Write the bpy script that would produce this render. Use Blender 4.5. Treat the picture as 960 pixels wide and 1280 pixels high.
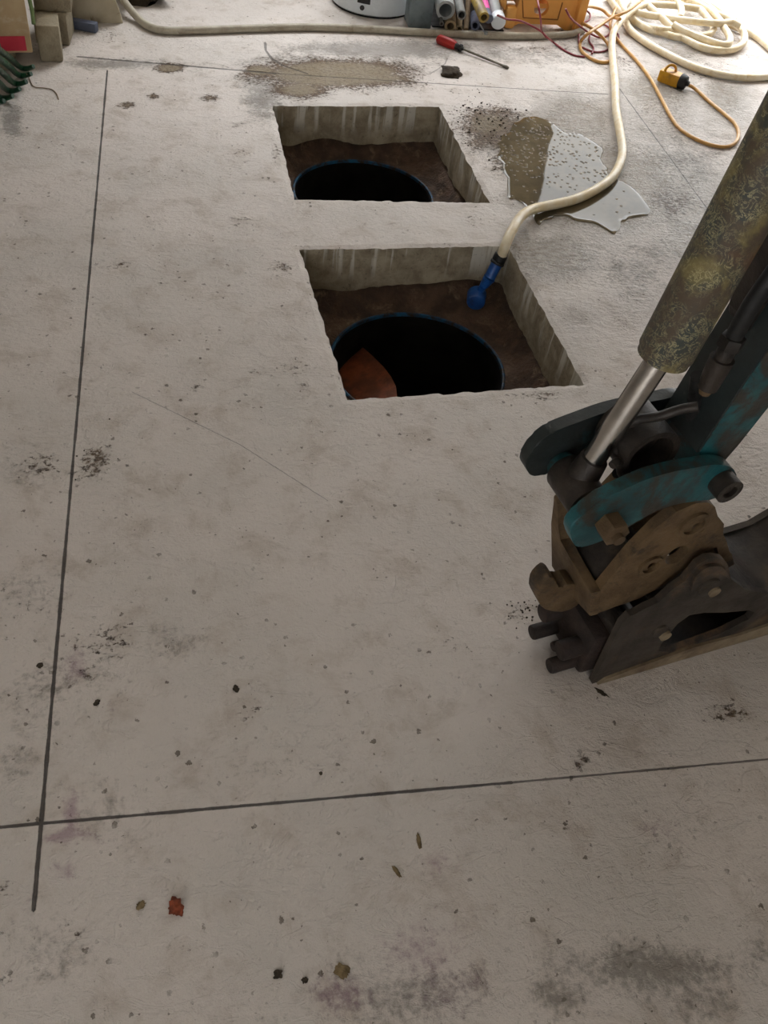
import bpy, bmesh, math, random
import numpy as np
from mathutils import Vector, Matrix, noise
random.seed(7)
for o in list(bpy.data.objects): bpy.data.objects.remove(o)
SC = bpy.context.scene
COL = SC.collection

# ------------------------------------------------------------------ camera
F, PITCH, ROLL, CAM_H, YAW = 1120.0, math.radians(47.3), math.radians(9.75), 1.55, math.radians(16.5)
cr, sr, cp, sp = math.cos(ROLL), math.sin(ROLL), math.cos(PITCH), math.sin(PITCH)
RYAW = Matrix.Rotation(-YAW, 3, 'Z')
def cam_dir(x, y):
    a, b = cr*x - sr*y, sr*x + cr*y
    return RYAW @ Vector((a, cp + b*sp, -sp + b*cp))
O3 = Vector((0, 0, 0))
fwd = cam_dir(0, 0); xa = cam_dir(1, 0) - fwd; ya = cam_dir(0, 1) - fwd
cam = bpy.data.cameras.new('camera'); camo = bpy.data.objects.new('camera', cam); COL.objects.link(camo)
m = Matrix((xa, ya, -fwd)).transposed().to_4x4(); m.translation = (0, 0, CAM_H)
camo.matrix_world = m
cam.sensor_fit = 'VERTICAL'; cam.sensor_height = 32.0; cam.lens = F/1280.0*32.0
cam.clip_start = 0.02
SC.camera = camo
def ray(px, py): return cam_dir((px-480)/F, (640-py)/F)
def G(px, py, z=0.0):
    d = ray(px, py); t = (z-CAM_H)/d.z
    return Vector((d.x*t, d.y*t, z))
def onY(px, py, y):
    d = ray(px, py); t = y/d.y
    return Vector((d.x*t, y, CAM_H+d.z*t))

# ------------------------------------------------------------------ light and exposure
SC.view_settings.view_transform = 'Standard'; SC.view_settings.look = 'None'
SC.view_settings.gamma = 1.0; SC.view_settings.use_curve_mapping = False
SC.view_settings.exposure = 0.92
W = bpy.data.worlds.new('overcast_sky'); SC.world = W; W.use_nodes = True
bg = W.node_tree.nodes['Background']; bg.inputs[1].default_value = 5.6
_tc = W.node_tree.nodes.new('ShaderNodeTexCoord'); _sx = W.node_tree.nodes.new('ShaderNodeSeparateXYZ'); _cr = W.node_tree.nodes.new('ShaderNodeValToRGB')
W.node_tree.links.new(_tc.outputs['Generated'], _sx.inputs[0]); W.node_tree.links.new(_sx.outputs[2], _cr.inputs[0]); W.node_tree.links.new(_cr.outputs[0], bg.inputs[0])
_cr.color_ramp.elements[0].position = 0.0; _cr.color_ramp.elements[0].color = (.27, .275, .28, 1)      # overcast: dimmer towards the horizon
_cr.color_ramp.elements[1].position = 0.72; _cr.color_ramp.elements[1].color = (1.38, 1.41, 1.45, 1)
_e = _cr.color_ramp.elements.new(0.46); _e.color = (.33, .338, .34, 1)
def portal(name, loc, rot, sx, sy):
    l = bpy.data.lights.new(name, 'AREA'); l.shape = 'RECTANGLE'; l.size = sx; l.size_y = sy; l.cycles.is_portal = True
    o = bpy.data.objects.new(name, l); COL.objects.link(o); o.location = loc; o.rotation_euler = rot
DOOR = (2.27, 5.4, 0.0, 2.5)      # x0,x1,z0,z1 opening in the rear wall
WIN = (0.1, 1.6, 1.05, 2.9)
FRONT_FILL = (-2.9, -0.3, 0.0, 2.4)     # unseen opening added behind the camera for fill light
YB = 5.35                         # rear wall plane
portal('door_portal', ((DOOR[0]+DOOR[1])/2, YB+.02, DOOR[3]/2), (math.radians(-90), 0, 0), DOOR[1]-DOOR[0], DOOR[3])
portal('front_fill_portal', ((FRONT_FILL[0]+FRONT_FILL[1])/2, -3.0-.17, FRONT_FILL[3]/2), (math.radians(90), 0, 0), FRONT_FILL[1]-FRONT_FILL[0], FRONT_FILL[3])
portal('window_portal', ((WIN[0]+WIN[1])/2, YB+.02, 2.0), (math.radians(-90), 0, 0), WIN[1]-WIN[0], WIN[3]-WIN[2])

# ------------------------------------------------------------------ material helpers
def newmat(name):
    M = bpy.data.materials.new(name); M.use_nodes = True
    nt = M.node_tree; b = nt.nodes['Principled BSDF']
    return M, nt, b
def N(nt, t, **kw):
    n = nt.nodes.new(t)
    for k, v in kw.items(): setattr(n, k, v)
    return n
def L(nt, a, b): nt.links.new(a, b)
def setin(nt, sock, v):
    if hasattr(v, 'is_output') or isinstance(v, bpy.types.NodeSocket): L(nt, v, sock)
    else: sock.default_value = v
def math_(nt, op, a, b=None, c=None, clamp=False):
    n = N(nt, 'ShaderNodeMath', operation=op); n.use_clamp = clamp
    setin(nt, n.inputs[0], a)
    if b is not None: setin(nt, n.inputs[1], b)
    if c is not None: setin(nt, n.inputs[2], c)
    return n.outputs[0]
def sstep(nt, v, lo, hi, a=0.0, b=1.0):
    n = N(nt, 'ShaderNodeMapRange', interpolation_type='SMOOTHSTEP')
    setin(nt, n.inputs[0], v)
    for i, q in zip((1, 2, 3, 4), (lo, hi, a, b)): n.inputs[i].default_value = q
    return n.outputs[0]
def mix(nt, f, a, b):
    n = N(nt, 'ShaderNodeMix', data_type='RGBA')
    setin(nt, n.inputs[0], f)
    for s, v in ((n.inputs[6], a), (n.inputs[7], b)):
        if isinstance(v, tuple): s.default_value = v if len(v) == 4 else v+(1,)
        else: L(nt, v, s)
    return n.outputs[2]
def nz(nt, vec, scale, detail=6, rough=.6, dist=0.0):
    n = N(nt, 'ShaderNodeTexNoise'); n.inputs['Scale'].default_value = scale; n.inputs['Detail'].default_value = detail
    n.inputs['Roughness'].default_value = rough; n.inputs['Distortion'].default_value = dist
    L(nt, vec, n.inputs['Vector']); return n.outputs['Fac']
def bump(nt, b, h, strength=.3, dist=.002):
    n = N(nt, 'ShaderNodeBump'); n.inputs['Strength'].default_value = strength; n.inputs['Distance'].default_value = dist
    L(nt, h, n.inputs['Height']); L(nt, n.outputs[0], b.inputs['Normal'])
def srgb(r, g, b):
    f = lambda c: c/12.92 if c <= .04045 else ((c+.055)/1.055)**2.4
    return (f(r/255), f(g/255), f(b/255), 1)
def mat(name, c1, c2=None, rough=.6, metal=0.0, scale=12.0, c3=None, patch=8.0, lo=.45, hi=.6, bumps=.25, bd=.002, rvar=.15, spec=.5):
    """two-tone noise mottling plus optional worn / dirty patches of a third colour"""
    M, nt, b = newmat(name)
    tc = N(nt, 'ShaderNodeTexCoord').outputs['Object']
    a = nz(nt, tc, scale, 6, .65)
    col = mix(nt, sstep(nt, a, .35, .65), c1, c2 or c1)
    if c3:
        p = nz(nt, tc, patch, 8, .7, .4)
        col = mix(nt, sstep(nt, p, lo, hi), col, c3)
    L(nt, col, b.inputs['Base Color']); b.inputs['Metallic'].default_value = metal
    r = sstep(nt, a, .2, .8, max(0, rough-rvar), min(1, rough+rvar)); L(nt, r, b.inputs['Roughness'])
    b.inputs['Specular IOR Level'].default_value = spec
    fine = nz(nt, tc, scale*9, 4, .6)
    bump(nt, b, math_(nt, 'ADD', a, fine), bumps, bd)
    return M

# ------------------------------------------------------------------ mesh helpers
def obj(name, bm, m, parent=None, smooth=None, inv=None):
    me = bpy.data.meshes.new(name)
    bmesh.ops.recalc_face_normals(bm, faces=bm.faces[:])
    bm.to_mesh(me); bm.free()
    if isinstance(m, (list, tuple)):
        for q in m: me.materials.append(q)
    else: me.materials.append(m)
    o = bpy.data.objects.new(name, me); COL.objects.link(o)
    if parent: o.parent = parent
    if smooth is not None:
        for p in me.polygons: p.use_smooth = True
        try: me.set_sharp_from_angle(angle=math.radians(smooth))
        except Exception: pass
    return o
def tag(o, label=None, cat=None, group=None, kind=None):
    for k, v in (('label', label), ('category', cat), ('group', group), ('kind', kind)):
        if v: o[k] = v
    return o
def thing(name, label, cat, loc=(0, 0, 0), rotz=0, group=None):
    o = bpy.data.objects.new(name, None); COL.objects.link(o); o.location = loc; o.rotation_euler = (0, 0, rotz)
    o.empty_display_size = .1
    return tag(o, label, cat, group)
def rebase(o):
    """move a one-mesh thing's origin to the base of its geometry"""
    vs = [v.co for v in o.data.vertices]
    c = Vector((sum(v.x for v in vs)/len(vs), sum(v.y for v in vs)/len(vs), min(v.z for v in vs)))
    o.data.transform(Matrix.Translation(-c)); o.location = c
    return o
def ortho(d):
    d = d.normalized(); a = Vector((0, 0, 1)) if abs(d.z) < .95 else Vector((1, 0, 0))
    x = d.cross(a).normalized(); return x, d.cross(x).normalized()
def add_cyl(bm, p0, p1, r0, r1=None, seg=24, cap0=True, cap1=True, bev=0.0):
    p0, p1 = Vector(p0), Vector(p1); r1 = r0 if r1 is None else r1
    x, y = ortho(p1-p0); L_ = (p1-p0).length; d = (p1-p0).normalized()
    st = [(0, r0), (L_, r1)]
    if bev: st = [(0, r0-bev), (bev*.3, r0-bev*.3), (bev, r0), (L_-bev, r1), (L_-bev*.3, r1-bev*.3), (L_, r1-bev)]
    rings = []
    for t, r in st:
        rings.append([bm.verts.new(p0+d*t+(x*math.cos(a)+y*math.sin(a))*r) for a in (2*math.pi*i/seg for i in range(seg))])
    for A, B in zip(rings, rings[1:]):
        for i in range(seg): bm.faces.new((A[i], A[(i+1) % seg], B[(i+1) % seg], B[i]))
    if cap0: bm.faces.new(rings[0])
    if cap1: bm.faces.new(rings[-1])
def add_pipe(bm, p0, p1, ro, ri, seg=28):
    p0, p1 = Vector(p0), Vector(p1); x, y = ortho(p1-p0)
    rr = []
    for p, r in ((p0, ro), (p1, ro), (p1, ri), (p0, ri)):
        rr.append([bm.verts.new(p+(x*math.cos(a)+y*math.sin(a))*r) for a in (2*math.pi*i/seg for i in range(seg))])
    for k in range(4):
        A, B = rr[k], rr[(k+1) % 4]
        for i in range(seg): bm.faces.new((A[i], A[(i+1) % seg], B[(i+1) % seg], B[i]))
def catmull(P, sub=8):
    P = [Vector(p) for p in P]; out = []
    Q = [P[0]*2-P[1]]+P+[P[-1]*2-P[-2]]
    for i in range(1, len(Q)-2):
        a, b, c, d = Q[i-1:i+3]
        for k in range(sub):
            t = k/sub
            out.append(.5*((2*b)+(c-a)*t+(2*a-5*b+4*c-d)*t*t+(3*b-a-3*c+d)*t**3))
    out.append(P[-1]); return out
def add_tube(bm, P, r, seg=10, sub=8, rf=None, flat=1.0, smooth=True):
    pts = catmull(P, sub) if smooth and len(P) > 2 else [Vector(p) for p in P]
    n = len(pts); prev = None; rings = []
    for i, p in enumerate(pts):
        d = (pts[min(i+1, n-1)]-pts[max(i-1, 0)]).normalized()
        if prev is None: x, y = ortho(d)
        else:
            x = (prev-d*prev.dot(d)).normalized(); y = d.cross(x)
        prev = x
        rr = rf(i/(n-1)) if rf else r
        ring = []
        for k in range(seg):
            a = 2*math.pi*k/seg; o = (x*math.cos(a)+y*math.sin(a))*rr
            o.z *= flat
            ring.append(bm.verts.new(p+o))
        rings.append(ring)
    for A, B in zip(rings, rings[1:]):
        for i in range(seg): bm.faces.new((A[i], A[(i+1) % seg], B[(i+1) % seg], B[i]))
    bm.faces.new(rings[0]); bm.faces.new(rings[-1])
def add_box(bm, c, s, rot=None, bev=0.0):
    r = bmesh.ops.create_cube(bm, size=1.0); vs = r['verts']
    M_ = Matrix.Translation(c) @ (rot.to_4x4() if rot else Matrix.Identity(4)) @ Matrix.Diagonal((*s, 1))
    bmesh.ops.transform(bm, matrix=M_, verts=vs)
    if bev:
        es = list({e for v in vs for e in v.link_edges})
        bmesh.ops.bevel(bm, geom=es, offset=bev, segments=2, affect='EDGES', profile=.5)
def add_prism(bm, outline, to3, d0, d1, holes=(), bev=0.0):
    """outline / holes: lists of 2-D points; to3(p, d) gives the 3-D point at depth d"""
    def loop(pts, d): return [bm.verts.new(to3(p, d)) for p in pts]
    loops = [list(outline)]+[list(h) for h in holes]
    fr, bk = [], []
    for lp in loops: fr.append(loop(lp, d0)); bk.append(loop(lp, d1))
    for A, B in zip(fr, bk):
        n = len(A)
        for i in range(n): bm.faces.new((A[i], A[(i+1) % n], B[(i+1) % n], B[i]))
    caps = []
    for S in (fr, bk):
        if len(S) == 1:
            caps.append(bm.faces.new(S[0]))
        else:
            es = []
            for A in S:
                for i in range(len(A)):
                    e = bm.edges.get((A[i], A[(i+1) % len(A)])); es.append(e)
            bmesh.ops.triangle_fill(bm, use_beauty=True, use_dissolve=False, edges=es)
    if bev and not holes:
        es = [e for f in caps for e in f.edges]
        bmesh.ops.bevel(bm, geom=es, offset=bev, segments=2, affect='EDGES', profile=.5)
def smooth_loop(P, sub=4):
    n = len(P); out = []
    for i in range(n):
        a, b, c, d = (Vector(P[(i+k) % n]) for k in (-1, 0, 1, 2))
        for k in range(sub):
            t = k/sub
            q = .5*((2*b)+(c-a)*t+(2*a-5*b+4*c-d)*t*t+(3*b-a-3*c+d)*t**3); out.append((q.x, q.y))
    return out
def add_lathe(bm, prof, c=(0, 0, 0), seg=40):
    rings = [[bm.verts.new((c[0]+r*math.cos(2*math.pi*i/seg), c[1]+r*math.sin(2*math.pi*i/seg), c[2]+z)) for i in range(seg)] for r, z in prof]
    for A, B in zip(rings, rings[1:]):
        for i in range(seg): bm.faces.new((A[i], A[(i+1) % seg], B[(i+1) % seg], B[i]))
    bm.faces.new(rings[0]); bm.faces.new(rings[-1])
def nbm(): return bmesh.new()

# ------------------------------------------------------------------ the floor slab
NEAR = [(375, 311), (635, 306), (730, 479), (435, 499)]      # TL TR BR BL
FAR = [(341, 131), (549, 132), (612, 252), (368, 248)]
NQ = [G(*p) for p in NEAR]; FQ = [G(*p) for p in FAR]
def line_at_y(A, B, y): t = (y-A.y)/(B.y-A.y); return A.x+(B.x-A.x)*t
xs_out = [-3.2, -1.0, None, None, 2.4, 6.2]
rows = []
def ctrl_row(y, L_, R_): return [(-3.2, y), (-1.0, y), (L_.x, L_.y), (R_.x, R_.y), (2.4, y), (6.2, y)]
CT = [ctrl_row(-8.0, Vector((NQ[3].x, -8.0)), Vector((NQ[2].x, -8.0))),
      ctrl_row(0.1, Vector((NQ[3].x, .1)), Vector((NQ[2].x, .1))),
      ctrl_row((NQ[3].y+NQ[2].y)/2, NQ[3], NQ[2]), ctrl_row((NQ[0].y+NQ[1].y)/2, NQ[0], NQ[1]),
      ctrl_row((FQ[3].y+FQ[2].y)/2, FQ[3], FQ[2]), ctrl_row((FQ[0].y+FQ[1].y)/2, FQ[0], FQ[1]),
      ctrl_row(5.3, Vector((FQ[0].x, 5.3)), Vector((FQ[1].x, 5.3))), ctrl_row(14.0, Vector((FQ[0].x, 14.0)), Vector((FQ[1].x, 14.0)))]
DC = [8, 70, 46, 80, 30]; DR = [8, 95, 46, 18, 46, 90, 14]
PITS = {(2, 2), (2, 4)}
bm = nbm(); vm = {}
ni, nj = sum(DC), sum(DR)
cidx = [0]; [cidx.append(cidx[-1]+d) for d in DC]
ridx = [0]; [ridx.append(ridx[-1]+d) for d in DR]
def seg_of(i, idx):
    for k in range(len(idx)-1):
        if i < idx[k+1] or k == len(idx)-2: return k, (i-idx[k])/(idx[k+1]-idx[k])
def vert(i, j):
    if (i, j) in vm: return vm[(i, j)]
    a, s = seg_of(i, cidx); b, t = seg_of(j, ridx)
    p = [Vector((*CT[b+dj][a+di], 0)) for di, dj in ((0, 0), (1, 0), (1, 1), (0, 1))]
    q = p[0]*(1-s)*(1-t)+p[1]*s*(1-t)+p[2]*s*t+p[3]*(1-s)*t
    # ragged, chipped pit edges
    for (pc, pr) in PITS:
        i0, i1, j0, j1 = cidx[pc], cidx[pc+1], ridx[pr], ridx[pr+1]
        if (i in (i0, i1) and j0 <= j <= j1) or (j in (j0, j1) and i0 <= i <= i1):
            n1 = noise.noise(q*22); n2 = noise.noise(q*60+Vector((5, 2, 1)))
            q = q+Vector((n1*.006+n2*.003, noise.noise(q*25+Vector((9, 9, 9)))*.006+n2*.003, 0)); q.z -= .004+.004*abs(n2)
    vm[(i, j)] = bm.verts.new(q); return vm[(i, j)]
for i in range(ni):
    a = seg_of(i, cidx)[0]
    for j in range(nj):
        b = seg_of(j, ridx)[0]
        if (a, b) in PITS: continue
        bm.faces.new((vert(i, j), vert(i+1, j), vert(i+1, j+1), vert(i, j+1)))
pit_loops = []
for (pc, pr) in ((2, 2), (2, 4)):
    i0, i1, j0, j1 = cidx[pc], cidx[pc+1], ridx[pr], ridx[pr+1]
    lp = [(i, j0) for i in range(i0, i1)]+[(i1, j) for j in range(j0, j1)]+[(i, j1) for i in range(i1, i0, -1)]+[(i0, j) for j in range(j1, j0, -1)]
    pit_loops.append([vert(*k).co.copy() for k in lp])

# stain fields, kept as floor-plan (world) blobs: (px, py, half-width px, half-height px, strength, channel)
STAINS = [
 # dried mud
 (420, 92, 95, 18, 1.7, 0), (480, 98, 50, 12, 1.2, 0), (212, 85, 20, 6, 1.5, 0), (325, 88, 22, 8, 1.5, 0), (375, 112, 40, 12, 1.3, 0), (160, 131, 13, 5, 1.05, 0), (262, 123, 15, 5, 1.05, 0), (192, 120, 10, 4, .95, 0),
 (612, 155, 46, 24, 1.2, 0), (628, 180, 38, 16, .84, 0), (600, 178, 20, 16, .84, 0), (580, 135, 22, 16, .55, 0), (640, 195, 34, 24, .9, 0), (565, 118, 20, 10, .4, 0), (660, 170, 30, 18, .7, 0),
 (118, 575, 20, 28, .84, 0), (116, 568, 10, 16, .84, 0), (108, 590, 24, 14, .55, 0), (50, 578, 36, 18, .68, 0), (140, 560, 10, 20, .4, 0),
 (130, 800, 34, 30, .5, 0), (110, 835, 8, 16, .8, 0), (150, 790, 18, 8, .45, 0), (90, 800, 14, 30, .35, 0), (35, 760, 36, 22, .42, 0), (60, 855, 30, 30, .25, 0),
 (728, 952, 15, 14, .84, 0), (905, 893, 32, 12, .84, 0), (880, 893, 12, 9, .5, 0), (320, 893, 26, 17, .42, 0), (150, 330, 14, 7, .6, 0), (355, 335, 18, 10, .7, 0), (195, 350, 24, 10, .35, 0),
 (245, 483, 14, 10, .6, 0), (322, 463, 26, 7, .45, 0), (380, 460, 40, 22, .35, 0), (300, 272, 26, 12, .4, 0), (230, 275, 18, 9, .35, 0), (380, 475, 14, 26, .4, 0), (570, 805, 30, 16, .36, 0), (590, 825, 40, 14, .25, 0),
 (680, 492, 34, 10, .65, 0), (520, 683, 22, 8, .3, 0), (345, 190, 6, 12, .8, 0), (300, 160, 24, 12, .42, 0), (305, 195, 16, 8, .4, 0),
 (160, 1080, 10, 14, .3, 0), (90, 1165, 28, 14, .55, 0), (10, 1108, 10, 12, .7, 0), (20, 1220, 22, 14, .45, 0), (145, 1220, 12, 8, .4, 0), (225, 1180, 40, 16, .35, 0), (270, 1165, 18, 8, .4, 0), (300, 1000, 22, 8, .45, 0),
 (860, 190, 60, 22, .35, 0), (900, 260, 30, 18, .4, 0), (830, 300, 20, 12, .35, 0), (720, 330, 40, 14, .3, 0), (680, 60, 60, 10, .45, 0), (610, 60, 40, 10, .35, 0), (700, 20, 40, 20, .3, 0), (70, 60, 30, 14, .55, 0), (120, 45, 40, 12, .5, 0), (220, 45, 50, 8, .2, 0),
 (720, 730, 20, 30, .3, 0), (650, 770, 20, 10, .5, 0), (700, 600, 14, 26, .25, 0), (800, 1180, 50, 20, .35, 0), (705, 1035, 12, 6, .5, 0), (630, 1032, 6, 8, .6, 0),
 # grey grime, tyre dust
 (330, 115, 30, 34, .8, 1), (480, 62, 120, 13, .9, 1), (15, 150, 14, 26, .9, 1), (150, 80, 70, 7, .8, 1), (420, 80, 130, 16, .7, 1),
 (520, 1240, 110, 42, .62, 1), (800, 1210, 130, 40, .7, 1), (480, 1200, 60, 24, .45, 1), (700, 1245, 70, 36, .5, 1), (945, 1200, 30, 40, .5, 1), (880, 1255, 60, 26, .45, 1), (350, 1270, 60, 14, .4, 1),
 (60, 860, 70, 60, .4, 1), (40, 740, 50, 36, .4, 1), (220, 800, 44, 28, .35, 1), (130, 830, 40, 40, .35, 1), (140, 1010, 70, 60, .3, 1), (60, 1190, 60, 60, .4, 1), (30, 580, 60, 30, .35, 1), (330, 960, 100, 60, .22, 1), (850, 1040, 60, 40, .3, 1), (780, 170, 90, 50, .25, 1),
 (200, 700, 90, 60, .15, 1), (20, 960, 30, 50, .4, 1), (560, 850, 60, 40, .2, 1),
 # faded purple marking chalk
 (88, 1015, 10, 28, .7, 2), (90, 1048, 40, 6, .8, 2), (80, 1090, 22, 16, .55, 2), (120, 1050, 40, 8, .35, 2), (40, 1140, 8, 40, .5, 2), (95, 830, 18, 24, .5, 2), (545, 1075, 30, 20, .35, 2), (520, 1190, 70, 50, .45, 2), (830, 1035, 30, 16, .4, 2), (430, 1240, 50, 30, .4, 2), (120, 880, 40, 20, .2, 2), (560, 1240, 60, 40, .35, 2), (270, 1150, 20, 14, .3, 2),
 # damp, shiny concrete
 (690, 320, 62, 30, 1.0, 3), (760, 230, 120, 70, .95, 3), (830, 130, 90, 80, .65, 3), (720, 150, 60, 40, .9, 3), (850, 60, 110, 60, .5, 3), (860, 240, 70, 60, .65, 3), (720, 400, 60, 40, .45, 3), (800, 360, 70, 70, .5, 3), (640, 170, 50, 30, 1.0, 3), (930, 560, 60, 60, .35, 3), (650, 300, 22, 26, .9, 3), (740, 60, 60, 30, .35, 3), (735, 150, 26, 16, 1.1, 3), (815, 110, 40, 22, 1.0, 3), (850, 60, 50, 20, .9, 3), (700, 318, 40, 30, 1.1, 3), (905, 120, 40, 40, .8, 3), (860, 300, 60, 40, .8, 3),
 (850, 200, 70, 40, .55, 1), (890, 280, 60, 40, .5, 1), (790, 330, 70, 40, .45, 1), (700, 70, 60, 20, .5, 1), (640, 66, 60, 12, .6, 1), (870, 30, 80, 20, .5, 1), (930, 200, 40, 40, .4, 1), (840, 250, 40, 24, .72, 0), (780, 75, 30, 16, .5, 0), (720, 40, 40, 10, .6, 0), (880, 90, 40, 20, .5, 0), (640, 310, 20, 10, .5, 0), (590, 275, 30, 10, .45, 0),
]
PX = np.array([v.co.x for v in bm.verts]); PY = np.array([v.co.y for v in bm.verts])
FLD = np.zeros((len(PX), 4), np.float32)
for (px, py, hx, hy, s, ch) in STAINS:
    c = G(px, py); ax = (G(px+hx, py)-c); ay = (G(px, py-hy)-c)
    Mx = np.array([[ax.x, ay.x], [ax.y, ay.y]]); inv = np.linalg.inv(Mx)
    dx, dy = PX-c.x, PY-c.y
    q = (inv[0, 0]*dx+inv[0, 1]*dy)**2+(inv[1, 0]*dx+inv[1, 1]*dy)**2
    FLD[:, ch] = np.maximum(FLD[:, ch], s*(1.35 if ch == 2 else 1)*np.exp(-q*.9))

def floor_material():
    M, nt, b = newmat('weathered_concrete')
    tc = N(nt, 'ShaderNodeTexCoord').outputs['Object']
    at = N(nt, 'ShaderNodeAttribute', attribute_name='stain')
    sep = N(nt, 'ShaderNodeSeparateColor'); L(nt, at.outputs['Color'], sep.inputs[0])
    mud, grey, pink, wet = sep.outputs[0], sep.outputs[1], sep.outputs[2], at.outputs['Alpha']
    big = nz(nt, tc, 1.6, 5, .6); med = nz(nt, tc, 9, 8, .7, .3); fin = nz(nt, tc, 70, 5, .7); vfin = nz(nt, tc, 260, 3, .6)
    col = mix(nt, sstep(nt, big, .35, .65), srgb(214, 204, 196), srgb(203, 195, 187))
    col = mix(nt, sstep(nt, med, .48, .7, 0, .6), col, srgb(176, 162, 148))
    col = mix(nt, sstep(nt, fin, .6, .78, 0, .35), col, srgb(140, 128, 114))
    # fine pits and specks
    vo = N(nt, 'ShaderNodeTexVoronoi'); vo.inputs['Scale'].default_value = 55; L(nt, tc, vo.inputs['Vector'])
    sc_ = N(nt, 'ShaderNodeSeparateColor'); L(nt, vo.outputs['Color'], sc_.inputs[0])
    rad = math_(nt, 'MULTIPLY', math_(nt, 'POWER', sc_.outputs[0], 7.0), .30)
    dv = math_(nt, 'ADD', vo.outputs['Distance'], math_(nt, 'MULTIPLY', math_(nt, 'SUBTRACT', nz(nt, tc, 130, 3, .6), .5), 1.0))
    speck = math_(nt, 'MULTIPLY', math_(nt, 'LESS_THAN', dv, rad), sstep(nt, med, .4, .6, .15, .9))
    col = mix(nt, speck, col, srgb(96, 84, 72))
    # short hair-line scuffs
    mp = N(nt, 'ShaderNodeMapping'); mp.inputs['Scale'].default_value = (20, 38, 1); mp.inputs['Rotation'].default_value = (0, 0, .9); L(nt, tc, mp.inputs['Vector'])
    sc1 = nz(nt, mp.outputs[0], 1.0, 6, .75, 1.2)
    col = mix(nt, math_(nt, 'MULTIPLY', sstep(nt, sc1, .64, .72), sstep(nt, med, .45, .6, 0, .5)), col, srgb(132, 120, 108))
    # stains
    w = math_(nt, 'ADD', math_(nt, 'MULTIPLY', math_(nt, 'SUBTRACT', med, .5), 1.5), math_(nt, 'MULTIPLY', math_(nt, 'SUBTRACT', fin, .5), 1.6))
    g_ = sstep(nt, math_(nt, 'ADD', grey, math_(nt, 'MULTIPLY', w, .8)), .2, .75, 0, .75)
    g_ = math_(nt, 'MULTIPLY', g_, sstep(nt, grey, .03, .2))
    col = mix(nt, g_, col, srgb(118, 112, 104))
    p_ = math_(nt, 'MULTIPLY', sstep(nt, math_(nt, 'ADD', pink, math_(nt, 'MULTIPLY', w, .7)), .25, .8, 0, .55), sstep(nt, pink, .03, .2))
    col = mix(nt, p_, col, srgb(140, 105, 120))
    wm = sstep(nt, math_(nt, 'ADD', wet, math_(nt, 'MULTIPLY', w, .35)), .25, .8)
    col = mix(nt, math_(nt, 'MULTIPLY', math_(nt, 'MULTIPLY', wm, sstep(nt, sc1, .40, .58, .35, 1.0)), .62), col, srgb(136, 126, 108))
    fin2 = nz(nt, mp.outputs[0], 2.6, 5, .7, .8)
    w2 = math_(nt, 'ADD', math_(nt, 'MULTIPLY', math_(nt, 'SUBTRACT', med, .5), 1.3), math_(nt, 'ADD', math_(nt, 'MULTIPLY', math_(nt, 'SUBTRACT', fin, .5), 1.9), math_(nt, 'MULTIPLY', math_(nt, 'SUBTRACT', fin2, .5), 1.7)))
    mm = sstep(nt, math_(nt, 'ADD', mud, w2), .5, .85)
    mm = math_(nt, 'MULTIPLY', mm, sstep(nt, mud, .06, .3))
    mcol = mix(nt, sstep(nt, mud, .85, 1.15), mix(nt, sstep(nt, fin, .42, .66), srgb(112, 88, 62), srgb(62, 46, 32)), mix(nt, sstep(nt, fin, .45, .7), srgb(134, 119, 93), srgb(102, 87, 64)))
    film = math_(nt, 'MULTIPLY', sstep(nt, mud, .2, .9, 0, .28), sstep(nt, med, .4, .6, .5, 1))
    col = mix(nt, film, col, srgb(152, 134, 112))
    col = mix(nt, math_(nt, 'MULTIPLY', mm, .94), col, mcol)
    # saw cuts: distance to a segment, wobbled
    cuts = [(G(134, 88), G(42, 1138), .0030, 1.0), (G(-300, 1060), G(640, 978), .0026, 1.0), (G(640, 978), G(1300, 918), .0020, .85), (G(97, 71), G(345, 92), .006, .8), (G(345, 92), G(760, 118), .003, .8),
            (G(770, 105), G(905, 290), .0025, .75), (G(165, 490), G(300, 556), .0012, .45), (G(300, 556), G(410, 626), .0012, .45), (G(450, 330), G(620, 318), .002, .35)]
    arc = [(331, 53), (332, 63), (340, 74), (356, 83), (384, 92)]
    for a_, b_ in zip(arc, arc[1:]): cuts.append((G(*a_), G(*b_), .005, .7))
    arc = [(538, 92), (548, 86), (556, 80), (559, 73)]
    for a_, b_ in zip(arc, arc[1:]): cuts.append((G(*a_), G(*b_), .003, .45))
    cut = None
    wob = math_(nt, 'MULTIPLY', math_(nt, 'SUBTRACT', fin, .5), .006)
    wid = sstep(nt, med, .35, .65, .8, 1.25)
    sx = N(nt, 'ShaderNodeSeparateXYZ'); L(nt, tc, sx.inputs[0])
    for A, B, hw, k in cuts:
        d = (B-A); ln = d.length; d.normalize()
        ux = math_(nt, 'SUBTRACT', sx.outputs[0], A.x); uy = math_(nt, 'SUBTRACT', sx.outputs[1], A.y)
        al = math_(nt, 'ADD', math_(nt, 'MULTIPLY', ux, d.x), math_(nt, 'MULTIPLY', uy, d.y))
        pe = math_(nt, 'ABSOLUTE', math_(nt, 'ADD', math_(nt, 'SUBTRACT', math_(nt, 'MULTIPLY', ux, d.y), math_(nt, 'MULTIPLY', uy, d.x)), math_(nt, 'MULTIPLY', wob, .15 if hw < .0031 and k > .7 else .7)))
        over = math_(nt, 'MAXIMUM', math_(nt, 'SUBTRACT', math_(nt, 'ABSOLUTE', math_(nt, 'SUBTRACT', al, ln/2)), ln/2), 0.0)
        dd = math_(nt, 'DIVIDE', math_(nt, 'ADD', pe, over), wid)
        mk = sstep(nt, dd, hw*.7, hw*1.3, k, 0.0)
        cut = mk if cut is None else math_(nt, 'MAXIMUM', cut, mk)
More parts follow.
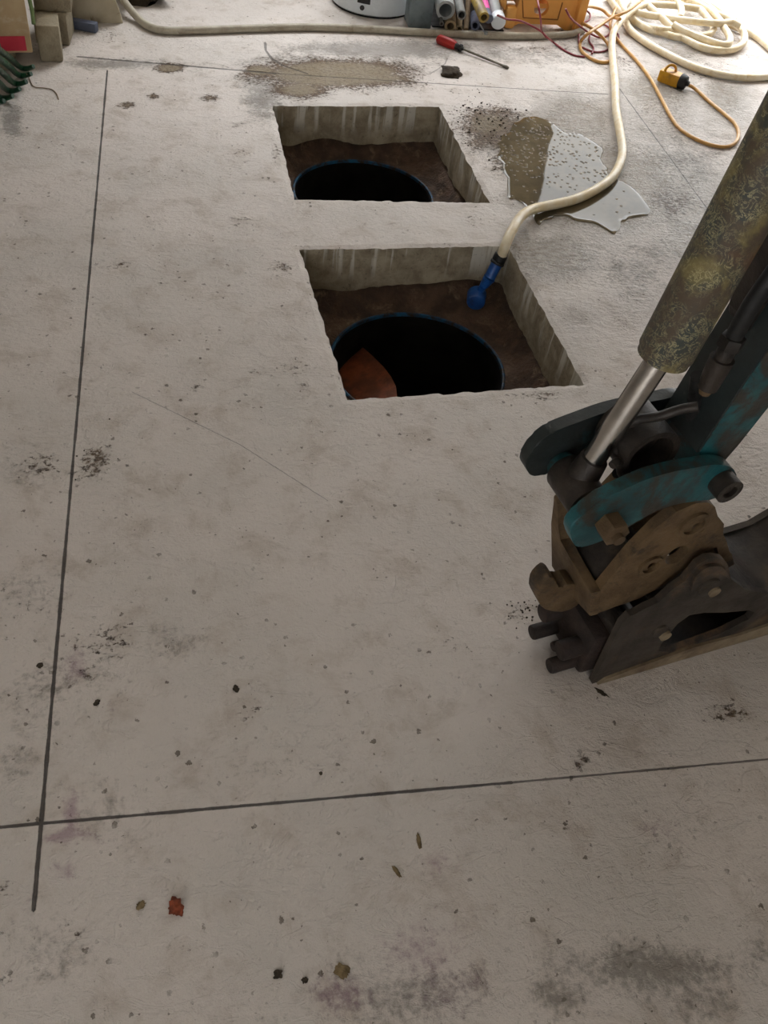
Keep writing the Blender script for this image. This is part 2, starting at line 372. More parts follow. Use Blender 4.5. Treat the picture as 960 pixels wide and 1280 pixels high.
    col = mix(nt, math_(nt, 'MULTIPLY', cut, .9), col, srgb(46, 38, 32))
    L(nt, col, b.inputs['Base Color'])
    r = math_(nt, 'MULTIPLY', sstep(nt, med, .3, .7, .5, .72), math_(nt, 'SUBTRACT', 1.0, math_(nt, 'MULTIPLY', wm, .68)))
    L(nt, math_(nt, 'ADD', r, math_(nt, 'MULTIPLY', mm, .1)), b.inputs['Roughness'])
    mp2 = N(nt, 'ShaderNodeMapping'); mp2.inputs['Scale'].default_value = (22, 40, 1); mp2.inputs['Rotation'].default_value = (0, 0, .35); L(nt, tc, mp2.inputs['Vector'])
    trow = nz(nt, mp2.outputs[0], 1.0, 4, .6, .8)
    h = math_(nt, 'ADD', math_(nt, 'MULTIPLY', med, 1.3), math_(nt, 'MULTIPLY', fin, .75))
    scr = nz(nt, mp.outputs[0], .5, 5, .7, 2.0)
    h = math_(nt, 'ADD', h, math_(nt, 'MULTIPLY', sstep(nt, scr, .54, .60), .22))
    h = math_(nt, 'ADD', h, math_(nt, 'MULTIPLY', trow, math_(nt, 'ADD', .35, math_(nt, 'MULTIPLY', wet, 4.0))))
    h = math_(nt, 'ADD', h, math_(nt, 'MULTIPLY', vfin, .12))
    h = math_(nt, 'ADD', h, math_(nt, 'MULTIPLY', math_(nt, 'MULTIPLY', wm, fin), 2.2))
    h = math_(nt, 'SUBTRACT', h, math_(nt, 'MULTIPLY', speck, .3))
    h = math_(nt, 'SUBTRACT', h, math_(nt, 'MULTIPLY', cut, 1.6))
    h = math_(nt, 'ADD', h, math_(nt, 'MULTIPLY', math_(nt, 'MULTIPLY', mm, fin), .9))
    bump(nt, b, h, .75, .007)
    return M
M_FLOOR = floor_material()
bm.verts.index_update()
fme = bpy.data.meshes.new('floor'); bm.to_mesh(fme); bm.free()
ca = fme.attributes.new('stain', 'FLOAT_COLOR', 'POINT'); ca.data.foreach_set('color', FLD.ravel())
fme.materials.append(M_FLOOR)
floor = bpy.data.objects.new('floor', fme); COL.objects.link(floor); tag(floor, kind='structure')

# ------------------------------------------------------------------ room shell (daylight comes through its openings)
M_WALL = mat('grey_plaster_wall', srgb(178, 174, 166), srgb(160, 156, 148), .8, scale=3)
M_CEIL = mat('pale_ceiling', srgb(205, 203, 198), srgb(190, 188, 182), .85, scale=3)
def shell(name, boxes, m_):
    b_ = nbm()
    for c, s in boxes: add_box(b_, c, s)
    o = obj(name, b_, m_); tag(o, kind='structure'); return o
t = .15; HT = 3.0
def bx(x0, x1, y0, y1, z0, z1): return (((x0+x1)/2, (y0+y1)/2, (z0+z1)/2), (x1-x0, y1-y0, z1-z0))
shell('wall_back', [bx(-3.2, WIN[0], YB, YB+t, 0, HT), bx(WIN[0], WIN[1], YB, YB+t, 0, WIN[2]), bx(WIN[0], WIN[1], YB, YB+t, WIN[3], HT), bx(WIN[1], DOOR[0], YB, YB+t, 0, HT), bx(DOOR[0], DOOR[1], YB, YB+t, DOOR[3], HT), bx(DOOR[1], 6.2, YB, YB+t, 0, HT)], M_WALL)
shell('wall_left', [bx(-3.2-t, -3.2, -3, YB+t, 0, HT)], M_WALL)
shell('wall_right', [bx(6.2, 6.2+t, -3, YB+t, 0, HT)], M_WALL)
shell('wall_front', [bx(-3.2-t, FRONT_FILL[0], -3-t, -3, 0, HT), bx(FRONT_FILL[0], FRONT_FILL[1], -3-t, -3, FRONT_FILL[3], HT), bx(FRONT_FILL[1], 6.2+t, -3-t, -3, 0, HT)], M_WALL)
shell('ceiling', [bx(-3.2-t, 6.2+t, -3-t, YB+t, HT, HT+t)], M_CEIL)

# ------------------------------------------------------------------ manhole pits
def pit_material():
    M, nt, b = newmat('raw_concrete_edge')
    tc = N(nt, 'ShaderNodeTexCoord').outputs['Object']
    a = nz(nt, tc, 14, 8, .7, .3); f_ = nz(nt, tc, 90, 4, .6)
    mp = N(nt, 'ShaderNodeMapping'); mp.inputs['Scale'].default_value = (26, 26, 1.2); L(nt, tc, mp.inputs['Vector'])
    run = nz(nt, mp.outputs[0], 1.0, 4, .55)
    sx = N(nt, 'ShaderNodeSeparateXYZ'); L(nt, tc, sx.inputs[0])
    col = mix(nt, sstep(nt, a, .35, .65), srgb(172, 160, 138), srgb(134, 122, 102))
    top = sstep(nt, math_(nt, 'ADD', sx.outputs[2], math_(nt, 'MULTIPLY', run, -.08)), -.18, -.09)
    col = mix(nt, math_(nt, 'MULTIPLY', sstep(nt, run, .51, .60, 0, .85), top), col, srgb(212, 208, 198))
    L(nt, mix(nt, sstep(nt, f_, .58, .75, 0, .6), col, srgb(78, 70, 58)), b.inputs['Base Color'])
    b.inputs['Roughness'].default_value = .85
    bump(nt, b, math_(nt, 'ADD', a, math_(nt, 'MULTIPLY', f_, .4)), .6, .006)
    return M
M_PIT = pit_material()
M_SOIL = mat('brown_soil', srgb(92, 70, 54), srgb(64, 49, 38), .95, scale=10, c3=srgb(128, 108, 86), patch=16, lo=.52, hi=.72, bumps=.8, bd=.012)
M_RIM = mat('blue_plastic_rim', srgb(40, 92, 126), srgb(34, 72, 100), .5, scale=20, c3=srgb(58, 50, 42), patch=22, lo=.42, hi=.6, spec=.15)
M_TANK = mat('tank_inside', srgb(30, 27, 24), srgb(20, 18, 16), .85, scale=8, spec=.1)
M_BROWN = mat('mottled_brown', srgb(140, 72, 34), srgb(96, 48, 22), .6, scale=14, c3=srgb(48, 30, 20), patch=10, lo=.5, hi=.75)
M_BLACK = mat('black_rubber', srgb(28, 27, 27), srgb(18, 18, 18), .6, scale=30)
RING = [((.672, 2.175), .272, -.215), ((.655, 3.235), .270, -.215)]
for pit, (lp, (rc, rr, rz)) in enumerate(zip(pit_loops, RING)):
    n = len(lp); c = sum(lp, Vector())/n
    bm = nbm(); rings = []
    zs = [0, -.02, -.05, -.08, -.11, -.145]
    for k, z in enumerate(zs):
        ring = []
        for i, p in enumerate(lp):
            q = p.copy(); ext = noise.noise(p*5+Vector((3, 1, 0)))*.035+noise.noise(p*30)*.006
            zz = z if k < len(zs)-1 else z+ext-.01
            ins = 0 if k == 0 else noise.noise(Vector((p.x*12, p.y*12, z*20)))*.005
            q = q+(c-q).normalized()*ins; q.z = min(zz, p.z if k == 0 else 1) if k else p.z
            ring.append(bm.verts.new(q))
        rings.append(ring)
    # undercut returning outward below the slab
    ring = []
    for i, p in enumerate(lp):
        q = rings[-1][i].co.copy(); d = (q-c); d.z = 0; q += d.normalized()*.03; q.z -= .004; ring.append(bm.verts.new(q))
    rings.append(ring)
    for A, B in zip(rings, rings[1:]):
        for i in range(n): bm.faces.new((A[i], A[(i+1) % n], B[(i+1) % n], B[i]))
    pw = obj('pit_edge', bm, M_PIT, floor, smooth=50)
    # soil bank sloping from the slab's underside to the tank collar
    bm = nbm(); rings = []
    K = 14
    for k in range(K+1):
        s = k/K; ring = []
        for i, p in enumerate(lp):
            d = Vector((p.x-rc[0], p.y-rc[1], 0)); a = d.normalized()
            o_ = Vector((p.x, p.y, 0))+a*.035; inn = Vector((rc[0], rc[1], 0))+a*(rr+.007)
            q = o_.lerp(inn, s)
            q.z = -.13+(rz+.13)*min(1, s*1.35)**.8
            q.z += (noise.noise(q*9)*.02+noise.noise(q*30)*.008)*(math.sin(min(1, s*1.1)*math.pi))
            if s > .9: q.z = rz-.004
            ring.append(bm.verts.new(q))
        rings.append(ring)
    for A, B in zip(rings, rings[1:]):
        for i in range(n): bm.faces.new((A[i], A[(i+1) % n], B[(i+1) % n], B[i]))
    soil = obj('soil_bank', bm, M_SOIL, floor, smooth=80)
    lab = ('open tank neck with blue rim and rust-brown curve inside, in the nearer pit' if pit == 0
           else 'open tank neck with blue rim, wholly black inside, in the farther pit')
    tk = thing('tank_neck', lab, 'manhole', (rc[0], rc[1], rz), 0, 'open tank necks in the floor pits')
    bm = nbm(); add_lathe(bm, [(rr+.012, -.03), (rr+.010, 0), (rr+.006, .003), (rr+.001, .002), (rr, -.012)], seg=72)
    for f in [f for f in bm.faces if len(f.verts) > 10]: bm.faces.remove(f)
    obj('rim', bm, M_RIM, tk, smooth=40)
    bm = nbm(); add_lathe(bm, [(rr+.011, -.022), (rr-.002, -.008), (rr-.004, -.6), (rr+.15, -.62), (rr+.15, -1.25), (.001, -1.26)], seg=72)
    for f in [f for f in bm.faces if len(f.verts) > 10]: bm.faces.remove(f)
    obj('neck_wall', bm, M_TANK, tk, smooth=40)
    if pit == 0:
        # curved brown plate at the neck's left side
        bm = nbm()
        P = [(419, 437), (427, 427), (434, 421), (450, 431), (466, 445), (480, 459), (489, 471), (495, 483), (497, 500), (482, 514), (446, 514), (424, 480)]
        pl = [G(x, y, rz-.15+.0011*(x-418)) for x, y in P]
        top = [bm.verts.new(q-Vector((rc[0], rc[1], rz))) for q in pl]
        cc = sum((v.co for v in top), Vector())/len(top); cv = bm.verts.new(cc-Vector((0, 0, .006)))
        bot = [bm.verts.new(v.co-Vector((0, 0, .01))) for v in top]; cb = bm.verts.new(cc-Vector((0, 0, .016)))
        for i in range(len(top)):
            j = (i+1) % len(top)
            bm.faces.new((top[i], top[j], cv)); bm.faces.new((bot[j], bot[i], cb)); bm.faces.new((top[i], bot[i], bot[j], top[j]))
        o = obj('brown_plate', bm, M_BROWN, tk, smooth=60); tag(o, 'curved rust-brown plate')

# ------------------------------------------------------------------ excavator arm, coupler and bucket
M_TEAL = mat('teal_paint_worn', srgb(28, 90, 96), srgb(26, 66, 70), .5, scale=9, c3=srgb(50, 46, 40), patch=11, lo=.43, hi=.56, bumps=.35, bd=.003)
M_DARKTEAL = mat('dark_teal_paint', srgb(42, 50, 50), srgb(30, 34, 33), .5, scale=9, c3=srgb(32, 72, 76), patch=9, lo=.60, hi=.72, bumps=.35, bd=.003)  # darker version of the teal paint, with teal patches
M_GREASE_SHADE = mat('greasy_and_shaded_steel', srgb(58, 50, 44), srgb(36, 32, 29), .5, .25, scale=14, c3=srgb(88, 72, 54), patch=9, lo=.55, hi=.75, bumps=.4, bd=.003)  # also gives the bucket floor its painted shade
M_CAST = mat('muddy_cast_steel', srgb(108, 86, 58), srgb(82, 64, 43), .7, .05, scale=12, c3=srgb(52, 42, 32), patch=14, lo=.5, hi=.68, bumps=.55, bd=.004)
M_BUCKET = mat('worn_bucket_steel', srgb(70, 62, 54), srgb(50, 44, 39), .55, .2, scale=10, c3=srgb(112, 86, 60), patch=8, lo=.52, hi=.75, bumps=.35, bd=.003)
M_TAN = mat('scuffed_tan_steel', srgb(144, 128, 104), srgb(120, 102, 80), .65, .1, scale=12, c3=srgb(96, 78, 60), patch=14, lo=.5, hi=.7)
M_RUSTY = mat('rusty_peg_steel', srgb(50, 36, 30), srgb(35, 27, 23), .7, .1, scale=20, bumps=.5, bd=.003)
M_CHROME = mat('chromed_rod', srgb(190, 186, 180), srgb(160, 156, 150), .22, 1.0, scale=6, c3=srgb(120, 108, 96), patch=6, lo=.6, hi=.8, bumps=.04, bd=.001, rvar=.06)
def barrel_material():
    M, nt, b = newmat('lichen_marked_barrel')
    tc = N(nt, 'ShaderNodeTexCoord').outputs['Object']
    a = nz(nt, tc, 14, 8, .7, .8); f_ = nz(nt, tc, 55, 6, .7, 1.5)
    col = mix(nt, sstep(nt, a, .4, .6), srgb(84, 72, 58), srgb(60, 66, 62))
    col = mix(nt, sstep(nt, nz(nt, tc, 9, 6, .6, .5), .5, .62, 0, .8), col, srgb(136, 124, 78))
    ridge = math_(nt, 'ABSOLUTE', math_(nt, 'SUBTRACT', f_, .5))
    col = mix(nt, math_(nt, 'MULTIPLY', sstep(nt, ridge, .0, .035, .8, 0), sstep(nt, a, .38, .6)), col, srgb(190, 180, 136))
    col = mix(nt, sstep(nt, nz(nt, tc, 6, 5, .6), .56, .7, 0, .7), col, srgb(112, 76, 54))
    L(nt, col, b.inputs['Base Color']); b.inputs['Roughness'].default_value = .55
    bump(nt, b, f_, .35, .003); return M
M_BARREL = barrel_material()

TH = math.radians(11.5); EO = G(740, 855)
Uv, Vv = Vector((math.cos(TH), math.sin(TH), 0)), Vector((-math.sin(TH), math.cos(TH), 0))
def Q(px, py, v):
    d = ray(px, py); k = (v+EO.dot(Vv))/d.dot(Vv)
    p = Vector((d.x*k, d.y*k, CAM_H+d.z*k)); return ((p-EO).dot(Uv), p.z)
def QL(P, v): return [Q(x, y, v) for x, y in P]
def uvz(p, v): return Vector((p[0], v, p[1]))
ex = thing('excavator_arm', 'worn teal excavator arm with hydraulic ram, muddy brown coupler and bucket resting on the floor', 'excavator', EO, TH)
ZT = 2.45
def arm_u(z): return .036+.160*(z-.58), .102+.30*(z-.58) if z < 1.2 else .288+.12*(z-1.2)
bm = nbm()
ol = [(.040, .60), (.042, .545), (.06, .52), (.09, .525), (.108, .555), (.112, .60)]
for z in (.8, 1.2, 1.7, 2.2): ol.append((arm_u(z)[1], z))
ol += [(arm_u(2.2)[1]-.05, ZT), (arm_u(2.2)[0]+.05, ZT)]
for z in (2.2, 1.7, 1.2, .8): ol.append((arm_u(z)[0], z))
add_prism(bm, ol, uvz, .06, .168, bev=.006)
arm = obj('dipper_arm', bm, M_TEAL, ex, smooth=30)
bm = nbm()   # dark cover along the ram side of the arm
add_prism(bm, [(arm_u(z)[0]-.004, z) for z in (.60, 1.2, 2.3)]+[(arm_u(z)[0]+.004, z) for z in (2.3, 1.2, .60)], uvz, .0625, .1655)
obj('front_plate', bm, M_DARKTEAL, arm)
bm = nbm()   # dark pipe guard between arm and ram
add_prism(bm, [(arm_u(z)[0]-.002, z) for z in (.80, 1.2, 2.3)]+[(arm_u(2.3)[0]-.15, 2.3), (arm_u(1.2)[0]-.085, 1.2), (arm_u(.95)[0]-.055, .95), (arm_u(.86)[0]-.02, .82)], uvz, .105, .160, bev=.004)
obj('pipe_guard', bm, M_GREASE_SHADE, arm)
bc = Q(815, 572, .07)
bm = nbm(); add_pipe(bm, (bc[0], .072, bc[1]), (bc[0], .160, bc[1]), .052, .040, 40); add_cyl(bm, (bc[0], .11, bc[1]), (bc[0], .15, bc[1]), .042, seg=40)
obj('tip_boss', bm, M_GREASE_SHADE, arm, smooth=40)
bm = nbm(); add_box(bm, (arm_u(1.55)[0]-.06, .115, 1.62), (.16, .05, .10), bev=.01)
obj('ram_bracket', bm, M_DARKTEAL, arm)
# hydraulic ram
ca_ = Q(831, 442, .115); cb_ = Q(932, 257, .115)
axd = (Vector((cb_[0], .115, cb_[1]))-Vector((ca_[0], .115, ca_[1]))).normalized(); axo = Vector((ca_[0], .115, ca_[1]))
bm = nbm(); add_cyl(bm, axo, axo+axd*1.0, .0425, seg=48, bev=.006)
ram = obj('hydraulic_ram', bm, M_BARREL, ex, smooth=40)
bm = nbm(); add_pipe(bm, axo-axd*.006, axo+axd*.02, .040, .022, 40)
g_ = obj('gland', bm, M_BARREL, ram, smooth=40)
eye = Vector((*Q(720, 607, .115), 0)); eye = Vector((eye.x, .115, eye.y))
bm = nbm(); add_cyl(bm, axo+axd*.03, eye+(axo-eye).normalized()*.02, .0195, seg=36)
rod = obj('piston_rod', bm, M_CHROME, ram, smooth=40); tag(rod, 'shiny chromed rod')
bm = nbm(); add_cyl(bm, eye+Vector((0, -.045, 0)), eye+Vector((0, .04, 0)), .036, seg=36, bev=.005)
add_cyl(bm, eye, eye+(axo-eye).normalized()*.062, .03, .024, 28)
obj('rod_eye', bm, M_GREASE_SHADE, ram, smooth=40)
# side links
near_px = [(713, 660), (718, 681), (727, 684), (750, 677), (775, 665), (790, 656), (807, 645), (840, 632), (873, 626), (893, 624), (910, 616), (921, 602), (918, 588), (908, 582), (890, 581), (873, 584), (840, 590), (807, 600), (773, 615), (753, 625), (730, 643)]
far_px = [(657, 580), (660, 590), (668, 596), (688, 591), (705, 580), (728, 568), (745, 557), (775, 543), (810, 533), (850, 527), (872, 518), (870, 502), (850, 495), (830, 499), (809, 503), (762, 514), (725, 527), (699, 537), (687, 543), (671, 556), (661, 571)]
bm = nbm(); add_prism(bm, smooth_loop(QL(near_px, .03), 3), uvz, .03, .054, bev=.003)
ln = obj('side_link', bm, M_TEAL, ex, smooth=35)
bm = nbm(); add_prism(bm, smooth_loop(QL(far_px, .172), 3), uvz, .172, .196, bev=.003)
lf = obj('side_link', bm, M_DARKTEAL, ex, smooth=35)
def pin(name, c, v0, v1, r, m_, par, seg=28, bev=.004):
    b_ = nbm(); add_cyl(b_, (c[0], v0, c[1]), (c[0], v1, c[1]), r, seg=seg, bev=bev); return obj(name, b_, m_, par, smooth=35)
pc = Q(772, 655, .03)
pin('link_pin', (eye.x, eye.z), .03, .172, .016, M_GREASE_SHADE, ln)
pin('hex_nut', Q(769, 666, .005), -.002, .032, .0245, M_CAST, ln, seg=6, bev=.003)
bm = nbm(); c = Q(768, 667, .005); add_cyl(bm, (c[0], -.012, c[1]), (c[0], .002, c[1]), .010, seg=20); obj('bolt_end', bm, M_CAST, ln)
c = Q(905, 606, .02)
bm = nbm(); add_pipe(bm, (c[0], .002, c[1]), (c[0], .06, c[1]), .024, .013, 36); add_cyl(bm, (c[0], .010, c[1]), (c[0], .165, c[1]), .0135, seg=28)
obj('pin_collar', bm, M_GREASE_SHADE, ln, smooth=35)
bm = nbm(); add_cyl(bm, (eye.x, .15, eye.z), (eye.x, .172, eye.z), .026, seg=30, bev=.003); obj('spacer', bm, M_TEAL, lf, smooth=35)
bm = nbm(); add_cyl(bm, (eye.x, .052, eye.z), (eye.x, .072, eye.z), .030, seg=30, bev=.003); obj('spacer', bm, M_TEAL, ln, smooth=35)
# quick coupler
cp_ = thing('quick_coupler', None, None); cp_.parent = ex
cheek_px = [(738, 760), (742, 768), (755, 764), (770, 758), (800, 748), (830, 731), (850, 716), (880, 690), (896, 684), (900, 698), (913, 694), (908, 676), (904, 668), (905, 655), (897, 645), (894, 634), (885, 628), (870, 629), (845, 640), (820, 660), (790, 690), (770, 714), (750, 738)]
def ell(cx, cy, a, b, rot, v, n=18):
    return QL([(cx+a*math.cos(t)*math.cos(rot)-b*math.sin(t)*math.sin(rot), cy+a*math.cos(t)*math.sin(rot)+b*math.sin(t)*math.cos(rot)) for t in (2*math.pi*i/n for i in range(n))], v)
bm = nbm()
add_prism(bm, QL(cheek_px, .03), uvz, .03, .05, holes=[ell(846, 694, 17, 8, -.6, .03), ell(873, 660, 9, 6, -.4, .03), ell(816, 709, 7, 5, -.5, .03)])
obj('cheek_plate', bm, M_CAST, cp_, smooth=30)
bm = nbm(); add_prism(bm, QL(cheek_px, .03), uvz, .155, .173); obj('cheek_plate', bm, M_CAST, cp_, smooth=30)
for (cx, cy, r) in ((866, 655, .030), (812, 706, .024)):
    c = Q(cx, cy, .03); bm = nbm(); add_pipe(bm, (c[0], .024, c[1]), (c[0], .034, c[1]), r, r*.72, 30); obj('pin_boss', bm, M_CAST, cp_, smooth=35)
    pin('cross_pin', c, .044, .16, r*.55, M_GREASE_SHADE, cp_)
bm = nbm()   # front wall of the coupler, rising towards its far side
wl = [(.028, .228), (.028, .308), (.10, .312), (.150, .318), (.158, .36), (.164, .41), (.178, .42), (.184, .33), (.182, .19), (.14, .19), (.08, .208)]
add_prism(bm, wl, lambda p, d: Vector((d-.28*(p[1]-.2), p[0], p[1])), -.058, -.036, bev=.004)
obj('front_wall', bm, M_CAST, cp_, smooth=40)
hk = [(681, 712), (670, 722), (666, 733), (669, 745), (676, 753), (697, 756), (716, 748), (722, 735), (718, 722), (703, 721), (694.5, 727), (690, 720), (687, 714)]
bm = nbm(); add_prism(bm, smooth_loop(QL(hk, .105), 2), uvz, .085, .125, bev=.005); obj('hook', bm, M_CAST, cp_, smooth=40)
ck = [(872, 690), (880, 676), (893, 672), (903, 676), (908, 684), (913, 697), (905, 702), (892, 702)]
bm = nbm(); add_prism(bm, QL(ck, .07), uvz, .052, .155, bev=.004); obj('rear_jaw', bm, M_CAST, cp_, smooth=40)
bm = nbm(); add_box(bm, (-.0, .105, .30), (.10, .10, .10), Matrix.Rotation(-.9, 3, 'Y'), .01); obj('lock_block', bm, M_GREASE_SHADE, cp_, smooth=40)
# bucket
bk = thing('bucket', None, None); bk.parent = ex
pl_px = [(739.5, 855), (777, 780), (787, 770), (793, 768), (808, 760), (823, 753), (840, 737), (855, 727), (872, 706), (884, 699), (894, 697.5), (905, 700), (910, 706), (914, 724), (932, 737), (960, 742)]
pz = [Q(x, y, 0) for x, y in pl_px]
pz[0] = (0, .001)
rear = [(.44, .185), (.50, .225), (.56, .30), (.62, .34), (.66, .32), (.70, .22), (.70, .10), (.64, .02), (.57, .001)]
hole = QL([(823, 814), (826, 806), (836, 793), (847, 780), (862, 769), (880, 766), (905, 766), (936, 763), (943, 765.5), (936, 774), (900, 792), (870, 803), (835, 815)], 0)
for v0, v1 in ((0.0, .014), (.166, .180)):
    bm = nbm(); add_prism(bm, pz+rear, uvz, v0, v1, holes=[hole]); pn = obj('side_plate', bm, M_BUCKET, bk, smooth=30)
    if v0 == 0: near_plate = pn
for (cx, cy, a) in ((885, 733, .026), (824, 788, .018)):
    c = Q(cx, cy, 0); bm = nbm(); add_cyl(bm, (c[0], -.006, c[1]), (c[0], .19, c[1]), a*.95, seg=30, bev=.003); obj('bucket_pin', bm, M_BUCKET, bk, smooth=35)
    c = Q(cx+5, cy+3, 0); bm = nbm(); add_cyl(bm, (c[0], -.011, c[1]), (c[0], -.004, c[1]), .0125, seg=24); o = obj('pin_washer', bm, M_TAN, bk, smooth=35)
c = Q(867, 717, 0); bm = nbm(); add_prism(bm, smooth_loop(QL([(862, 737), (866, 718), (880, 706), (895, 704), (905, 710), (911, 722), (903, 716), (893, 712), (882, 715), (872, 726)], 0), 3), uvz, -.008, .004); obj('ear_collar', bm, M_BUCKET, bk, smooth=35)
bm = nbm()   # floor of the bucket with a tan wear lip along its near edge
add_box(bm, (.30, .09, .010), (.54, .150, .016), bev=.003); obj('floor_plate', bm, M_GREASE_SHADE, bk)  # darker steel puts the shade inside the bucket into the colour
bm = nbm(); lo = QL([(741, 853), (800, 833), (860, 815), (920, 797), (960, 786)], 0)
add_prism(bm, [(.01, .001), (.57, .001), (.60, .03), (.45, .046), (.36, .038), (.24, .044), (.12, .030), (.025, .016)], uvz, -.006, .002)
o = obj('wear_strip', bm, M_TAN, bk); tag(o, 'tan worn strip along the bottom edge')
# curved shell between the plates
prof = [(.205, .30), (.235, .255), (.284, .222), (.36, .178), (.44, .182), (.50, .222), (.56, .297), (.62, .337), (.66, .317), (.70, .22), (.70, .10), (.64, .02)]
pr = [(p.x, p.y) for p in (Vector((*q, 0)) for q in prof)]
pp = catmull([(a, b, 0) for a, b in prof], 4)
bm = nbm(); A = []; 
for off in (0, .010):
    row = []
    for i, p in enumerate(pp):
        d = (pp[min(i+1, len(pp)-1)]-pp[max(i-1, 0)]).normalized(); nrm = Vector((d.y, -d.x, 0))
        q = p+nrm*off; row.append((bm.verts.new((q.x, .006, q.y)), bm.verts.new((q.x, .174, q.y))))
    A.append(row)
for i in range(len(pp)-1):
    for row in A: bm.faces.new((row[i][0], row[i+1][0], row[i+1][1], row[i][1]))
    for s in (0, 1): bm.faces.new((A[0][i][s], A[0][i+1][s], A[1][i+1][s], A[1][i][s]))
for i in (0, -1): bm.faces.new((A[0][i][0], A[0][i][1], A[1][i][1], A[1][i][0]))
obj('back_shell', bm, M_GREASE_SHADE, bk, smooth=50)
# tooth block with its blunt round pegs
bm = nbm(); add_box(bm, (.02, .088, .072), (.09, .13, .13), bev=.012); obj('tooth_block', bm, M_RUSTY, bk, smooth=40)
for (px, py, z, L_, r) in ((686, 833, .022, .16, .0165), (664, 791, .030, .16, .0165), (699, 814, .072, .14, .021), (677, 767, .078, .15, .021), (690, 809, .045, .08, .011)):
    g = G(px, py, z)-EO; u, v = g.dot(Uv), g.dot(Vv)
    bm = nbm(); add_cyl(bm, (u, v, z), (u+L_, v, z+.004), r, seg=24, bev=.004); obj('peg', bm, M_RUSTY, bk, smooth=40)
for u0, z0 in ((.03, .15), (.10, .09)):
    bm = nbm(); add_cyl(bm, (u0, .01, z0), (u0, .17, z0), .022, seg=24); obj('cross_tube', bm, M_GREASE_SHADE, bk, smooth=40)
# hoses and fittings on the ram side of the arm
hs = thing('hydraulic_hose', None, None); 
bpy.data.objects.remove(hs)
def hose_pts(P): return [Vector((Q(x, y, v)[0], v, Q(x, y, v)[1])) for x, y, v in P]
bm = nbm(); add_tube(bm, hose_pts([(975, 330, .08), (940, 380, .08), (915, 425, .085)]), .013, 12)
h1 = obj('hydraulic_pipe', bm, M_BLACK, ex, smooth=60)
bm = nbm(); a, b_ = hose_pts([(918, 420, .085), (884, 484, .085)]); add_cyl(bm, a, a.lerp(b_, .22), .019, seg=6, bev=.002); add_cyl(bm, a.lerp(b_, .22), a.lerp(b_, .42), .014, seg=20); add_cyl(bm, a.lerp(b_, .42), b_, .019, .016, seg=20)
obj('hose_fitting', bm, M_GREASE_SHADE, h1, smooth=40)
bm = nbm(); a2 = b_+(b_-a).normalized()*.012; add_cyl(bm, b_, a2, .012, .009, seg=16); o = obj('plug', bm, M_CAST, h1, smooth=40)
bm = nbm(); add_tube(bm, hose_pts([(872, 470, .10), (868, 500, .11), (862, 540, .115), (845, 580, .11), (815, 598, .10), (788, 600, .095), (772, 590, .10)]), .011, 12)
obj('hydraulic_hose', bm, M_BLACK, ex, smooth=60)
bm = nbm(); add_tube(bm, hose_pts([(872, 508, .07), (850, 512, .08), (825, 520, .09), (800, 524, .10), (785, 530, .11)]), .008, 10)
obj('cable_loop', bm, M_GREASE_SHADE, ex, smooth=60)
bm = nbm(); add_tube(bm, hose_pts([(765, 582, .07), (771, 577, .075), (775, 582, .08), (777, 592, .085), (790, 602, .085), (815, 606, .085)]), .007, 10)
obj('bent_wire', bm, M_GREASE_SHADE, ex, smooth=60)
bm = nbm(); add_tube(bm, hose_pts([(772, 565, .10), (785, 550, .10), (806, 543, .10)]), .009, 8, rf=lambda t: .010*(1-t)+.002)  # tube standing for the lit rim of the tip boss
obj('lit_boss_rim', bm, M_GREASE_SHADE, ex, smooth=60)
# ------------------------------------------------------------------ water on the floor
def water_material():
    M, nt, b = newmat('muddy_water')
    tc = N(nt, 'ShaderNodeTexCoord').outputs['Object']
    a = nz(nt, tc, 6, 5, .6)
    L(nt, mix(nt, sstep(nt, a, .4, .62), srgb(104, 92, 70), srgb(84, 74, 56)), b.inputs['Base Color'])
    b.inputs['Roughness'].default_value = .04; b.inputs['IOR'].default_value = 1.33; b.inputs['Specular IOR Level'].default_value = .5
    vo = N(nt, 'ShaderNodeTexVoronoi'); vo.inputs['Scale'].default_value = 62; L(nt, tc, vo.inputs['Vector'])
    vc = N(nt, 'ShaderNodeSeparateColor'); L(nt, vo.outputs['Color'], vc.inputs[0])
    ds = N(nt, 'ShaderNodeVectorMath', operation='DISTANCE'); L(nt, tc, ds.inputs[0]); ds.inputs[1].default_value = G(640, 165)
    near = sstep(nt, math_(nt, 'ADD', ds.outputs['Value'], math_(nt, 'MULTIPLY', math_(nt, 'SUBTRACT', a, .5), .35)), .16, .62, .6, .03)
    h = math_(nt, 'MULTIPLY', sstep(nt, vo.outputs['Distance'], .1, .42, 1, 0), math_(nt, 'LESS_THAN', vc.outputs[0], near))
    bump(nt, b, h, .6, .006); return M
M_WATER = water_material()
def blob(name, P, z, m_, sub=4, jag=.012, dome=.0025, seed=0):
    pts = [Vector((x, y, 0)) for x, y in smooth_loop([(G(*p).x, G(*p).y) for p in P], sub)]
    c = sum(pts, Vector())/len(pts)
    bm = nbm(); rings = []
    for k, s in enumerate((1.0, .985, .93)):
        ring = []
        for p in pts:
            q = p+Vector((noise.noise(p*18+Vector((seed, 0, 0))), noise.noise(p*18+Vector((0, seed, 7))), 0))*jag*(1 if k == 0 else 1)
            q = c+(q-c)*s; q.z = z+(0, dome*.8, dome)[k]; ring.append(bm.verts.new(q))
        rings.append(ring)
    for A, B in zip(rings, rings[1:]):
        for i in range(len(pts)): bm.faces.new((A[i], A[(i+1) % len(pts)], B[(i+1) % len(pts)], B[i]))
    bmesh.ops.triangle_fill(bm, use_beauty=True, edges=[bm.edges.get((rings[-1][i], rings[-1][(i+1) % len(pts)])) for i in range(len(pts))])
    return obj(name, bm, m_, smooth=60)
